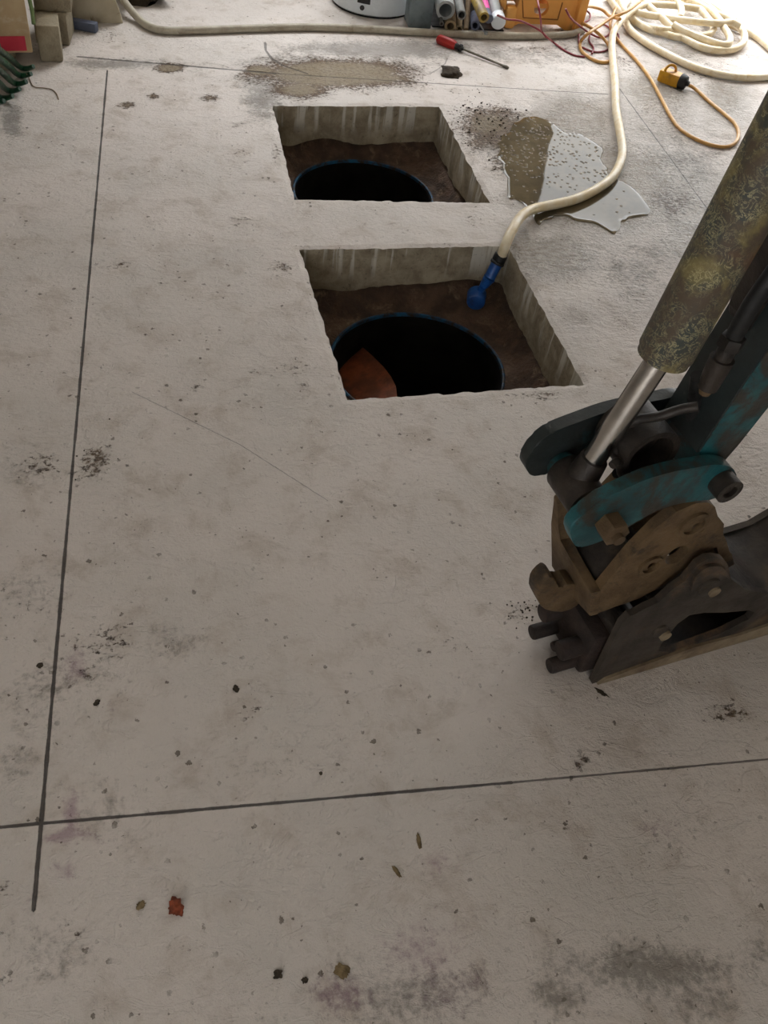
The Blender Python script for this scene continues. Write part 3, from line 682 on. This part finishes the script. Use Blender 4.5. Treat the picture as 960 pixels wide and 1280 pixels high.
pud = blob('puddle', [(640, 158), (655, 148), (672, 146), (690, 152), (706, 166), (728, 168), (748, 184), (752, 200), (765, 222), (790, 234), (808, 252), (812, 266), (795, 272), (775, 278), (770, 293), (755, 284), (725, 278), (705, 270), (690, 272), (672, 282), (662, 262), (648, 250), (634, 248), (636, 228), (628, 205), (622, 190), (628, 172)], .0012, M_WATER, 4, .022)
tag(pud, 'grey-brown shallow puddle of muddy water to the right of the farther pit', 'puddle', kind='stuff')

# ------------------------------------------------------------------ hoses, cords
def plast(name, c1, c2, rough=.35, c3=None, trans=0.0, scale=20):
    M = mat(name, c1, c2, rough, 0, scale, c3, 18, .55, .72, .15, .001, .1)
    if trans:
        b = M.node_tree.nodes['Principled BSDF']; b.inputs['Subsurface Weight'].default_value = trans; b.inputs['Subsurface Radius'].default_value = (.02, .015, .006); b.inputs['Subsurface Scale'].default_value = .5
    return M
M_HOSE = plast('cream_water_hose', srgb(236, 224, 198), srgb(226, 206, 166), .35, srgb(206, 178, 126))
M_GHOSE = plast('dusty_grey_hose', srgb(178, 170, 152), srgb(160, 150, 132), .6, srgb(134, 122, 102))
M_CORD = plast('orange_brown_cord', srgb(206, 160, 92), srgb(190, 140, 76), .4)
M_RED = plast('dark_red_cable', srgb(140, 44, 52), srgb(118, 36, 44), .4)
M_BLUE = plast('blue_plastic', srgb(32, 92, 170), srgb(24, 70, 138), .4, srgb(40, 44, 50))
M_YEL = plast('yellow_plastic', srgb(214, 158, 22), srgb(190, 134, 20), .45, srgb(150, 100, 30))
def run(P, r): return [G(x, y, z) if z >= 0 else G(x, y, z) for x, y, z in P]
R = .017
wh = thing('water_hose', 'cream water hose coiled at far right, running over the puddle into the nearer pit', 'hose', G(880, 60))
inv = Matrix.Translation(-wh.location)
def child(name, bm, m_, par, smooth=50):
    """geometry given in world space, parented to a thing that is only translated"""
    t_ = par.location if par.parent is None else par.parent.location
    bmesh.ops.transform(bm, matrix=Matrix.Translation(-t_), verts=bm.verts); return obj(name, bm, m_, par, smooth=smooth)
bm = nbm()
lead = [(626, 322, -.02), (632, 306, .03), (640, 288, .05), (652, 270, .045), (668, 261, .03), (700, 254, .0222), (722, 248, .0222), (745, 237, .0222), (765, 222, .0222), (775, 204, .0222), (778, 188, .0222), (775, 165, .0222), (770, 135, .0222), (769, 105, .0222), (766, 75, .02), (765, 55, .03), (768, 38, .05), (782, 20, .06), (803, 7, .06), (830, 6, .055), (860, 9, .05), (885, 14, .05), (910, 23, .05), (926, 36, .04), (931, 47, .03), (926, 57, .022), (908, 63, .02), (880, 60, .02), (855, 48, .022), (842, 37, .03), (827, 22, .05), (812, 9, .055), (800, -2, .05)]
add_tube(bm, run(lead, R), R, 14, 6)
child('hose_lead', bm, M_HOSE, wh)
loops = [
 [(790, -6, .03), (779, 10, .02), (781, 23, .018), (788, 38, .018), (809, 54, .018), (836, 69, .018), (868, 84, .018), (905, 94, .018), (942, 97, .018), (975, 92, .018), (985, 78, .018), (965, 62, .018), (946, 46, .018), (930, 38, .02), (908, 28, .022), (890, 12, .03), (876, 2, .04), (862, -8, .04)],
 [(770, -8, .03), (780, 14, .03), (794, 26, .022), (810, 36, .02), (828, 41, .02), (848, 47, .02), (868, 46, .02), (886, 43, .03), (892, 34, .04), (884, 22, .045), (874, 10, .05), (860, -4, .05)],
 [(842, 31, .055), (850, 36, .05), (862, 42, .045), (886, 51, .04), (904, 56, .04), (912, 53, .045), (911, 44, .05), (906, 36, .055), (900, 26, .055), (888, 14, .06), (870, 4, .06), (850, -4, .06)],
 [(800, 2, .04), (790, 12, .045), (806, 18, .05), (832, 22, .05), (852, 25, .06), (880, 28, .07), (900, 29, .07), (915, 28, .07), (925, 33, .06)],
 [(760, -4, .02), (772, 12, .02), (786, 22, .02), (800, 30, .02), (820, 36, .03), (838, 38, .035)],
 [(820, -4, .06), (846, 3, .065), (852, 14, .06), (850, 22, .05)],
 [(866, -6, .02), (880, 2, .018), (896, 10, .018), (910, 20, .018), (918, 27, .02)],
]
for lp in loops:
    bm = nbm(); add_tube(bm, run(lp, R), R, 12, 6); child('hose_coil', bm, M_HOSE, wh)
bm = nbm(); a, b_ = G(627, 318, -.01), G(612, 347, -.085); add_cyl(bm, a, a.lerp(b_, .3), .022, seg=24, bev=.003); add_cyl(bm, a.lerp(b_, .3), a.lerp(b_, .42), .024, seg=24, bev=.003)
cl = child('hose_clamp', bm, M_BLACK, wh)
bm = nbm(); b2 = G(604, 358, -.12); add_cyl(bm, a.lerp(b_, .42), b_, .019, seg=24); add_cyl(bm, b_, b2, .021, .014, seg=24)
child('nozzle', bm, M_BLUE, wh)
bm = nbm(); c0 = G(596, 374, -.175); up = (G(604, 358, -.12)-c0)
add_cyl(bm, c0-Vector((.012, .03, -.005)), c0+Vector((.004, .022, .01)), .031, .033, seg=30, bev=.005); add_cyl(bm, c0+Vector((0, .012, .006)), b2, .013, .013, seg=16)
o = child('foot_valve', bm, M_BLUE, wh); tag(o, 'round blue end cap')

bm = nbm(); add_tube(bm, run([(150, -6, .05), (160, 8, .04), (172, 22, .02), (186, 33, .016), (205, 38, .016), (240, 38, .016), (300, 36, .016), (380, 34, .016), (450, 36, .016), (520, 40, .016), (580, 43, .016), (640, 45, .016), (695, 44, .016), (716, 42, .016), (730, 37, .016)], .016), .016, 12, 6)
tag(rebase(obj('floor_hose', bm, M_GHOSE, smooth=60)), 'long dusty grey hose lying across the floor in front of the steel post', 'hose')

ec = thing('extension_cord', 'orange-brown extension cord looping beside the orange box and ending in a yellow plug', 'cord', G(845, 97))
bm = nbm(); r_ = .0075
add_tube(bm, run([(725, 11, .09), (735, 8, .06), (752, 12, .03), (762, 20, .02), (775, 24, .09)], 0), r_, 10, 6)
add_tube(bm, run([(800, 2, .08), (782, 15, .08), (765, 22, .06), (750, 32, .05), (735, 42, .055), (726, 52, .008), (726, 62, .008), (734, 70, .008), (748, 77, .008), (760, 77, .008), (766, 72, .008), (764, 62, .010), (756, 50, .018), (742, 37, .055), (728, 29, .05)], 0), r_, 10, 6)
add_tube(bm, run([(770, 10, .05), (765, 22, .03), (763, 33, .026), (768, 44, .012), (778, 57, .008), (795, 75, .008), (812, 97, .008), (826, 122, .008), (838, 145, .008), (850, 161, .008), (870, 174, .008), (892, 182, .008), (910, 183, .008), (921, 176, .008), (923, 165, .008), (918, 154, .008), (905, 142, .008), (888, 128, .008), (875, 116, .008), (866, 109, .014), (858, 105, .02)], 0), r_, 10, 6)
child('cord', bm, M_CORD, ec)
bm = nbm(); a, b_ = G(826, 92, .03), G(858, 104, .03); d = (b_-a)
rot = Matrix((d.normalized(), Vector((-d.y, d.x, 0)).normalized(), Vector((0, 0, 1)))).transposed()
add_box(bm, a.lerp(b_, .38), (d.length*.78, .062, .052), rot, .008); plug = child('plug_body', bm, M_YEL, ec, 40)
bm = nbm(); add_cyl(bm, a.lerp(b_, .74), a.lerp(b_, 1.0), .033, .029, seg=24, bev=.006); add_cyl(bm, a.lerp(b_, 1.0), a.lerp(b_, 1.1), .014, .010, seg=16); o = child('plug_collar', bm, M_BLACK, ec, 40); tag(o, 'black collar')
bm = nbm(); q = G(838, 89, .055)
for k in range(14):
    pass
add_tube(bm, [q+Vector((.026*math.cos(t_), .004*math.sin(t_), .026*math.sin(t_))) for t_ in (math.pi*i/8*1.0 for i in range(9))], .006, 8, 3)
child('hanging_loop', bm, M_YEL, ec)

bm = nbm(); r_ = .0045
for P in ([(622, 19, .16), (634, 24, .13), (650, 26, .12), (662, 31, .09), (676, 39, .065), (684, 47, .05), (692, 53, .01), (704, 62, .005), (718, 69, .005), (731, 71, .005)],
          [(672, 0, .22), (674, 12, .2), (676, 26, .15), (677, 38, .075), (683, 47, .050)],
          [(707, 11, .17), (713, 22, .13), (724, 32, .06), (738, 42, .02), (750, 47, .006), (760, 44, .006), (763, 37, .006), (755, 31, .006), (745, 33, .006), (738, 42, .006), (737, 52, .006), (742, 60, .006), (740, 67, .006)],
          [(724, 34, .02), (724, 55, .005), (732, 61, .005), (746, 65, .005), (760, 62, .005), (766, 55, .005)],
          [(730, 11, .05), (737, 17, .01), (737, 24, .006), (730, 28, .006)], [(765, 36, .005), (773, 44, .005), (773, 52, .005)]):
    add_tube(bm, run(P, 0), r_, 8, 6)
tag(rebase(obj('red_cable', bm, M_RED, smooth=60)), 'thin dark red cable trailing from the orange box across the grey hose', 'cable')
# ------------------------------------------------------------------ things along the rear of the floor
M_STEEL = mat('galvanised_steel', srgb(136, 148, 152), srgb(118, 130, 134), .5, .3, scale=9, c3=srgb(100, 104, 102), patch=16, lo=.52, hi=.7)
M_WHITE = mat('white_enamel', srgb(226, 232, 236), srgb(216, 222, 226), .3, scale=5, c3=srgb(190, 192, 190), patch=9, lo=.6, hi=.8, bumps=.05)
M_PVC = mat('grey_pvc', srgb(168, 172, 170), srgb(150, 154, 152), .5, scale=12)
M_DPVC = mat('dark_grey_pvc', srgb(116, 116, 112), srgb(100, 100, 96), .55, scale=12)
M_BAMBOO = mat('weathered_bamboo', srgb(160, 140, 106), srgb(132, 114, 84), .75, scale=18)
M_WOOD = mat('weathered_wood', srgb(132, 112, 84), srgb(108, 90, 66), .8, scale=16)
M_OLIVE = mat('yellow_olive_plastic', srgb(176, 150, 52), srgb(150, 126, 44), .5, scale=12, c3=srgb(120, 100, 70), patch=14)
M_PINK = mat('pink_plastic', srgb(232, 96, 172), srgb(222, 84, 160), .45, scale=12)
M_GBLUE = mat('grey_blue_plastic', srgb(92, 98, 118), srgb(78, 84, 100), .55, scale=12)
M_ORANGE = mat('orange_plastic', srgb(248, 184, 98), srgb(240, 170, 86), .5, scale=6, c3=srgb(222, 166, 98), patch=9, lo=.55, hi=.75, bumps=.08)
M_CARTON = mat('carton_board', srgb(190, 168, 132), srgb(176, 152, 116), .8, scale=5, c3=srgb(206, 196, 176), patch=5, lo=.55, hi=.75)
M_REDTAPE = mat('red_print', srgb(196, 44, 66), srgb(182, 38, 58), .55, scale=9)
M_BLOCK = mat('concrete_block', srgb(158, 148, 126), srgb(136, 126, 106), .9, scale=14, c3=srgb(92, 76, 54), patch=10, lo=.58, hi=.72, bumps=.6, bd=.006)
M_BEIGE = mat('beige_board', srgb(188, 178, 154), srgb(172, 160, 136), .8, scale=5, c3=srgb(120, 106, 82), patch=14, lo=.62, hi=.75)
M_GREEN = mat('green_plastic', srgb(14, 74, 42), srgb(10, 50, 32), .35, scale=14)
M_MUD = mat('dark_mud', srgb(74, 62, 46), srgb(50, 41, 30), .95, scale=30, bumps=.9, bd=.006)
M_SCREW = mat('red_handle', srgb(186, 46, 40), srgb(168, 38, 34), .4, scale=14)
M_SHAFT = mat('dull_steel_shaft', srgb(124, 118, 104), srgb(100, 94, 82), .45, .6, scale=20)
M_LEAF = mat('rust_leaf', srgb(150, 70, 34), srgb(96, 46, 26), .8, scale=60, bumps=.6)
M_STRAW = mat('dry_leaf', srgb(130, 110, 76), srgb(100, 84, 56), .85, scale=60, bumps=.6)

# steel post
pl, pr_ = G(510, 35), G(538, 36); w = (pr_-pl).length
bm = nbm(); add_box(bm, ((pl.x+pr_.x)/2, pl.y+w/2, HT/2), (w, w, HT-.002), bev=.006)
tag(rebase(obj('steel_post', bm, M_STEEL, smooth=30)), 'square grey steel post standing behind the grey floor hose', 'post')
# white round appliance
pb = G(470, 24); cA = Vector((pb.x+.015, pb.y+.20, 0)); rA = .20
hz = thing('round_appliance', 'white round enamelled base with a dark slot and hole, left of the steel post', 'appliance', cA)
bm = nbm(); add_lathe(bm, [(rA-.012, .004), (rA, .012), (rA+.002, .07), (rA-.004, .092), (rA-.02, .10), (rA-.03, .098), (rA-.04, .085), (rA-.055, .085), (rA-.058, .42), (rA-.07, .44), (.01, .445)], seg=64)
obj('base', bm, M_WHITE, hz, smooth=40)
bm = nbm(); add_lathe(bm, [(rA-.006, 0), (rA-.004, .002), (rA-.004, .006), (.02, .006)], seg=48); obj('foot_ring', bm, M_BLACK, hz, smooth=40)
def on_rim(px, py, z):   # angle on the base ring that faces the pixel
    q = G(px, py, z)-cA; return math.atan2(q.y, q.x)
bm = nbm(); a0, a1 = on_rim(443, 1, .075), on_rim(462, 5, .075)
for k in range(6):
    a = a0+(a1-a0)*(k+.5)/6; add_box(bm, ((rA-.002)*math.cos(a), (rA-.002)*math.sin(a), .072), (.012, abs(a1-a0)*rA/5.6, .026), Matrix.Rotation(a, 3, 'Z'))
obj('slot', bm, M_BLACK, hz)
a = on_rim(449, 14, .04); bm = nbm(); add_cyl(bm, ((rA-.01)*math.cos(a), (rA-.01)*math.sin(a), .04), ((rA+.005)*math.cos(a), (rA+.005)*math.sin(a), .04), .011, seg=20); obj('drain_hole', bm, M_BLACK, hz)
# black sheet added as the shade under the bundle of pipes
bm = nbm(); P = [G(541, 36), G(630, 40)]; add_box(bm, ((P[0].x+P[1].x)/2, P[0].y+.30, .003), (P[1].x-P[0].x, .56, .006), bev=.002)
tag(rebase(obj('shade_sheet', bm, M_BLACK)), 'black sheet added for the shade under the bundle of pipes beside the steel post', 'shade sheet')
# pipes and poles leaning back against the rear wall
def lean(px, py, z, px2, py2, length, **k):
    """axis of a pole: starts at the pixel's point at height z, leans back to the rear wall"""
    a = G(px, py, z); e = onY(px2, py2, a.y+.22); d = (e-a).normalized(); return a, a+d*length
def pole(name, label, cat, px, py, z, px2, py2, ln_, ro, ri, m_, group=None):
    a, b = lean(px, py, z, px2, py2, ln_); bm = nbm()
    if ri: add_pipe(bm, a, b, ro, ri)
    else: add_cyl(bm, a, b, ro, seg=20, bev=.003)
    return tag(rebase(obj(name, bm, m_, smooth=40)), label, cat, group), a, b
PG = 'pipes and poles bundled beside the steel post'
pole('plastic_pipe', 'thick pale grey pipe with open mouth, next to the steel post', 'pipe', 557, 13, .10, 552, -18, .62, .043, .030, M_PVC, PG)
pole('plastic_tube', 'thin grey tube with small open end below the thick pale pipe', 'pipe', 552, 30, .055, 546, 2, .35, .010, .007, M_DPVC, PG)
pole('plastic_pipe', 'medium grey pipe with open end above the bamboo, second from the post', 'pipe', 577, 19, .115, 572, -4, .62, .020, .014, M_DPVC, PG)
pole('bamboo_cane', 'tan hollow bamboo cane end standing on the black shade sheet under the grey pipes', 'cane', 563, 33, .040, 562, 8, .5, .027, .016, M_BAMBOO, PG)
pole('bamboo_cane', 'narrow bamboo cane with split end, right of the thicker hollow cane', 'cane', 574, 36, .022, 575, 10, .5, .015, .008, M_BAMBOO, PG)
pole('wooden_stake', 'flat brown wooden stake between the bamboo canes and the yellow pole', 'stake', 582.5, 38, .022, 585, 5, .55, .013, 0, M_WOOD, PG)
pole('plastic_pole', 'yellow-olive plastic pole leaning right of the wooden stake', 'pole', 605, 22, .125, 591, -10, .6, .024, .015, M_OLIVE, PG)
pole('pipe_fitting', 'dark grey-blue short pipe under the yellow-olive pole', 'pipe', 594, 32, .050, 593, 17, .2, .021, .013, M_GBLUE, PG)
a, b = lean(611, 24, .095, 603.5, -3, .62)
pk = thing('broom_pole', 'bright pink pole with a grey-blue lower end, beside the white-capped pipe', 'pole', a, 0, PG)
bm = nbm(); add_cyl(bm, a.lerp(b, .11), b, .019, seg=20); child('shaft', bm, M_PINK, pk)
bm = nbm(); add_cyl(bm, a, a.lerp(b, .12), .021, .020, seg=20, bev=.003); o = child('socket', bm, M_GBLUE, pk); tag(o, 'grey-blue socket')
a, b = lean(623, 27, .075, 615, -6, .6)
wp = thing('capped_pipe', 'pale pipe closed by a round white cap, left of the orange box', 'pipe', a, 0, PG)
bm = nbm(); add_cyl(bm, a+(b-a)*.06, b, .025, seg=24); child('tube', bm, M_PVC, wp)
bm = nbm(); add_cyl(bm, a-(b-a).normalized()*.01, a+(b-a)*.07, .034, seg=28, bev=.005); o = child('end_cap', bm, M_WHITE, wp); tag(o, 'round white cap')
bm = nbm(); add_tube(bm, [G(597, 27, .05), G(602, 34, .03), G(606, 41, .033)], .0035, 8, 4); add_cyl(bm, G(606, 41, .033), G(609, 42, .033), .008, seg=12)
tag(rebase(obj('wire_stub', bm, M_PVC)), 'thin pale wire hanging down from the yellow-olive pole', 'wire')

# orange plastic box
fy = G(712, 38.5).y
def fz(P): return [(onY(x, y, fy).x, max(.001, onY(x, y, fy).z)) for x, y in P]
ob = thing('cable_reel_box', 'orange plastic box with round holes, dark arch below and red reel inside', 'box', (onY(670, 30, fy).x, fy, 0))
pts = fz([(628, 37), (640, 37), (648, 29.5), (696, 31), (705, 38.5), (720, 39.5)])
x0, x1 = pts[0][0], pts[-1][0]
outer = pts+[(x1+.012, .14), (x1+.012, .165), (x1-.02, .172), (x1-.035, .14), (x1-.05, .15), (x1-.06, .36), (x0+.02, .36), (x0-.012, .18)]
hc = onY(677, 10, fy); hl = onY(638, 2, fy)
circ = lambda c, r, n=24: [(c.x+r*math.cos(2*math.pi*i/n), c.z+r*math.sin(2*math.pi*i/n)) for i in range(n)]
bm = nbm(); add_prism(bm, outer, lambda p, d: Vector((p[0], fy+d, p[1])), 0, .03, holes=[circ(hc, .037), circ(hl, .043)])
child('front_panel', bm, M_ORANGE, ob, 30)
bm = nbm(); add_prism(bm, outer, lambda p, d: Vector((p[0], fy+d, p[1])), .30, .33); child('rear_panel', bm, M_ORANGE, ob, 30)
bm = nbm(); add_box(bm, ((x0+x1)/2-.02, fy+.165, .34), (x1-x0-.12, .28, .03), bev=.006); child('top_board', bm, M_ORANGE, ob, 30)
bm = nbm(); add_box(bm, ((x0+x1)/2-.01, fy+.165, .095), (x1-x0-.14, .28, .02)); child('shelf', bm, M_ORANGE, ob, 30)
pa = fz([(653, 0), (654, 22), (697, 24.5), (703, 3)]); bm = nbm()
for a_, b_ in ((pa[0], pa[1]), (pa[1], pa[2]), (pa[2], pa[3])):
    add_tube(bm, [Vector((a_[0], fy-.001, a_[1])), Vector((b_[0], fy-.001, b_[1]))], .003, 6)
child('panel_groove', bm, mat('orange_groove', srgb(150, 92, 36), rough=.6), ob)
bm = nbm(); add_cyl(bm, (hl.x-.03, fy+.115, .18), (hc.x+.07, fy+.115, .18), .072, seg=36, bev=.01); o = child('reel', bm, mat('red_reel', srgb(150, 44, 40), srgb(130, 36, 34), .5), ob); tag(o, 'red reel seen through the holes')
bm = nbm(); a = fz([(717, 39), (717, 10)]); add_box(bm, (x1-.005, fy-.012, .085), (.045, .05, .165), bev=.012); child('corner_foot', bm, M_ORANGE, ob, 40)
bm = nbm(); add_box(bm, (x0+.02, fy-.012, .05), (.05, .05, .096), bev=.012); child('corner_foot', bm, M_ORANGE, ob, 40)

# carton on a block, blocks, board, dark bar, soil heap at far left
cb = G(43, 67, .10)
def cbox(name, label, cat, c, s, rz, m_, bev=.004, group=None):
    bm = nbm(); add_box(bm, (0, 0, s[2]/2), s, None, bev); o = obj(name, bm, m_, smooth=30); o.location = c; o.rotation_euler = (0, 0, rz)
    return tag(o, label, cat, group)
ct = thing('cardboard_carton', 'worn beige carton with a wide red stripe, standing on a block at far left', 'carton', (cb.x-.004-.26*math.cos(.16)-.15*math.sin(.16), cb.y+.15*math.cos(.16)-.26*math.sin(.16), .101), .16)
bm = nbm(); add_box(bm, (0, 0, .2), (.52, .30, .398), bev=.005); obj('box_body', bm, M_CARTON, ct, smooth=30)
zz = onY(20, 62, cb.y).z-.101, onY(20, 44, cb.y).z-.101
bm = nbm(); add_box(bm, (.03, -.151, (zz[0]+zz[1])/2), (.42, .003, zz[1]-zz[0])); o = obj('red_stripe', bm, M_REDTAPE, ct); tag(o, 'wide red stripe')
BG = 'concrete blocks stacked at the far left'
cbox('concrete_block', 'grey block lying under the striped carton', 'block', (cb.x-.17, cb.y+.17, 0), (.14, .2, .10), .05, M_BLOCK, .006, BG)
q = G(55, 78); cbox('concrete_block', 'nearest grey block on the floor, right of the striped carton', 'block', (q.x+.024, q.y+.07, 0), (.085, .135, .135), .1, M_BLOCK, .008, BG)
q = G(62, 62); b1 = (q.x+.015, q.y+.125, 0); cbox('concrete_block', 'muddy block just behind the nearest block, bottom of its stack', 'block', b1, (.13, .16, .12), -.05, M_BLOCK, .008, BG)
cbox('concrete_block', 'middle block of the stack between carton and beige board', 'block', (b1[0]+.01, b1[1]+.01, .1205), (.14, .16, .13), .04, M_BLOCK, .008, BG)
cbox('concrete_block', 'topmost block of the stack between carton and beige board', 'block', (b1[0], b1[1]+.015, .251), (.125, .15, .12), -.06, M_BLOCK, .008, BG)
a, b_ = G(79, 28), G(154, 29.5); d = (b_-a)
bm = nbm(); add_prism(bm, [(0, 0), (d.length, 0), (d.length-.01, .05), (d.length-.05, .16), (d.length-.07, .6), (0, .6)], lambda p, dd: Vector((p[0], dd, p[1])), 0, .03, bev=.003)
o = obj('beige_board', bm, M_BEIGE, smooth=30); o.location = a; o.rotation_euler = (0, 0, math.atan2(d.y, d.x)); tag(o, 'stained beige board standing upright behind the dark bar at far left', 'board')
a, b_ = G(81, 27, .02), G(121, 34.5, .02); bm = nbm(); add_box(bm, (a+b_)/2, ((b_-a).length, .036, .036), Matrix.Rotation(math.atan2((b_-a).y, (b_-a).x), 3, 'Z'), .004)
tag(rebase(obj('square_bar', bm, M_GBLUE, smooth=30)), 'short dark grey square bar lying at the foot of the beige board', 'bar')
def lump(name, label, cat, px, py, s, m_, seed, rug=.35, group=None, kind=None, sub=3):
    bm = nbm(); bmesh.ops.create_icosphere(bm, subdivisions=sub, radius=1)
    for v in bm.verts:
        n_ = noise.noise(v.co*1.6+Vector((seed, 0, 0)))*rug*1.6+noise.noise(v.co*4+Vector((0, seed, 0)))*rug
        v.co = v.co*(1+n_); v.co = Vector((v.co.x*s[0], v.co.y*s[1], max(v.co.z*s[2], -.15*s[2])))
    o = obj(name, bm, m_, smooth=60); q = G(px, py); o.location = (q.x, q.y, .15*s[2]+.0005); o.rotation_euler = (0, 0, seed)
    return tag(o, label, cat, group, kind)
lump('soil_heap', 'dark heap of dry soil behind the end of the grey hose, near the beige board', 'soil heap', 180, -6, (.12, .14, .13), M_MUD, 3.1, .4)

# green plastic rake head
rk = thing('rake_head', 'dark green rake head with curved tines, below the striped carton at far left', 'rake', G(5, 110))
tips = [((42, 83), (-2, 62)), ((39, 92), (-6, 70)), ((33, 102), (-10, 78)), ((25, 111), (-15, 86)), ((16, 120), (-20, 94)), ((5, 126), (-25, 102))]
for k, ((tx, ty), (rx, ry)) in enumerate(tips):
    
    bm = nbm(); add_tube(bm, [G(tx-50, ty-26, .25), G(tx-30, ty-11, .10), G(tx-17, ty+1, .017), G(tx-8, ty+2.5, .012), G(tx, ty, .026)], .011, 10, 6, rf=lambda t: .0125*(1-.35*t)); child('tine', bm, M_GREEN, rk)
bm = nbm(); add_tube(bm, [G(-6, 55, .25), G(-28, 82, .25), G(-48, 102, .25)], .018, 14); child('crossbar', bm, M_GREEN, rk)
bm = nbm(); add_tube(bm, run([(33, 92, .03), (36, 97, .004), (42, 108, .003), (55, 110, .003), (65, 112, .003), (71, 118, .003), (73, 124, .003)], 0), .002, 6, 5)
tag(rebase(obj('dry_twig', bm, M_WOOD)), 'thin dark twig curling on the floor beside the green rake head', 'twig')
a, b_ = G(37, 0, .3), G(42, 30, .22); bm = nbm(); add_tube(bm, [onY(36, -4, cb.y-.02), onY(40, 14, cb.y-.02), onY(42, 30, cb.y-.02)], .007, 8, 4)
tag(rebase(obj('green_strap', bm, mat('faded_green', srgb(110, 130, 78), srgb(84, 100, 60), .6))), 'thin faded green cord hanging down the right edge of the striped carton', 'cord')

# screwdriver
a, b_ = G(547, 48, .019), G(636, 85, .006); d = (b_-a).normalized(); ln_ = (b_-a).length
sd = thing('screwdriver', 'long screwdriver with a fat red handle lying in front of the pipes', 'screwdriver', a)
bm = nbm(); P = [(0, .013), (.006, .019), (.05, .021), (.085, .019), (.098, .015)]
x, y = ortho(d); rings = []
for s, r in P:
    rings.append([bm.verts.new(a+d*s+(x*math.cos(t_)+y*math.sin(t_))*r*(1+.06*math.cos(6*t_))) for t_ in (2*math.pi*i/36 for i in range(36))])
for A, B in zip(rings, rings[1:]):
    for i in range(36): bm.faces.new((A[i], A[(i+1) % 36], B[(i+1) % 36], B[i]))
bm.faces.new(rings[0]); bm.faces.new(rings[-1]); child('handle', bm, M_SCREW, sd, 50)
bm = nbm(); add_cyl(bm, a+d*.097, a+d*.115, .014, .011, 20); add_cyl(bm, a+d*.115, a+d*.13, .016, .016, 6, bev=.002); add_cyl(bm, a+d*.13, a+d*.14, .010, .006, 16); o = child('collar', bm, M_BLACK, sd, 40); tag(o, 'black collar')
bm = nbm(); add_cyl(bm, a+d*.135, b_-d*.03, .0048, seg=14); add_cyl(bm, b_-d*.035, b_-d*.012, .0048, .0075, 10); add_cyl(bm, b_-d*.013, b_, .0075, .004, 10); child('shaft', bm, M_SHAFT, sd, 40)

# mud, leaves and crumbs lying about
lump('mud_clod', 'dark wet mud clod on the floor in front of the screwdriver', 'clod', 564, 92, (.055, .040, .022), M_MUD, 1.3, .33)
lump('dead_leaf', 'crumpled rust-orange dead leaf near the end of the long saw cut', 'leaf', 220, 1134, (.0125, .012, .008), M_LEAF, 2.2, .5)
lump('mud_clod', 'small grey-brown mud clod left of the rust-orange leaf', 'clod', 176, 1132, (.007, .006, .003), M_STRAW, 4.0, .4)
lump('mud_clod', 'leftmost of three mud clods in a row at the bottom edge', 'clod', 348, 1218, (.006, .007, .004), M_MUD, 5.0, .4)
lump('mud_clod', 'middle and smallest of three mud clods at the bottom edge', 'clod', 381, 1225, (.005, .0045, .003), M_MUD, 6.0, .4)
lump('mud_clod', 'pale brown clod, rightmost of three at the bottom edge', 'clod', 427, 1213, (.009, .012, .003), M_STRAW, 7.0, .4)
lump('dead_leaf', 'narrow dry leaf sliver just below the cross cut, nearer the cut', 'leaf', 524, 1052, (.004, .013, .002), M_STRAW, .0, .3)
lump('dead_leaf', 'narrow dark leaf sliver farther below the cross cut', 'leaf', 496, 1090, (.0035, .011, .002), M_STRAW, .5, .3)
lump('pebble', 'small black pebble above the cross cut', 'pebble', 401, 967, (.0035, .003, .003), M_MUD, 8.0, .2)
lump('pebble', 'small dark pebble left of the long saw cut', 'pebble', 50, 832, (.006, .006, .003), M_MUD, 9.0, .3)
lump('mud_clod', 'brown crumb right of the long saw cut, below the rusty smear', 'clod', 121, 879, (.007, .004, .003), M_MUD, 1.0, .4)
lump('mud_clod', 'thin dark flake on the floor left of the tyre-printed patch', 'clod', 295, 861, (.007, .006, .002), M_MUD, 2.0, .4)
lump('metal_scrap', 'thin twisted dark scrap on the floor below the bucket corner', 'scrap', 752, 866, (.013, .005, .002), M_MUD, 2.4, .5)
bm = nbm(); rnd = random.Random(4)
for k in range(230):
    t_ = rnd.random()
    if k < 130: px, py, r = rnd.gauss(604, 22), rnd.gauss(150, 16), rnd.choice((.0015, .002, .0025, .0035, .005))
    elif k < 190: px, py, r = rnd.gauss(648, 18), rnd.gauss(186, 18), rnd.uniform(.0015, .004)
    elif k < 220: px, py, r = rnd.gauss(655, 12), rnd.gauss(765, 9), rnd.uniform(.0012, .003)
    else: px, py, r = rnd.gauss(118, 14), rnd.gauss(575, 18), rnd.uniform(.001, .0028)
    q = G(px, py)
    if any(min(p.x for p in lp)-.01 < q.x < max(p.x for p in lp)+.005 and min(p.y for p in lp)-.01 < q.y < max(p.y for p in lp)+.01 for lp in pit_loops): continue
    rs = bmesh.ops.create_icosphere(bm, subdivisions=1, radius=r)['verts']
    for v in rs: v.co = Vector((v.co.x*(1+rnd.uniform(-.3, .3)), v.co.y, v.co.z*.7))+Vector((q.x, q.y, r*.45))
tag(obj('mud_crumbs', bm, M_MUD), 'loose dark mud crumbs scattered between the farther pit and the puddle', 'mud', kind='stuff')
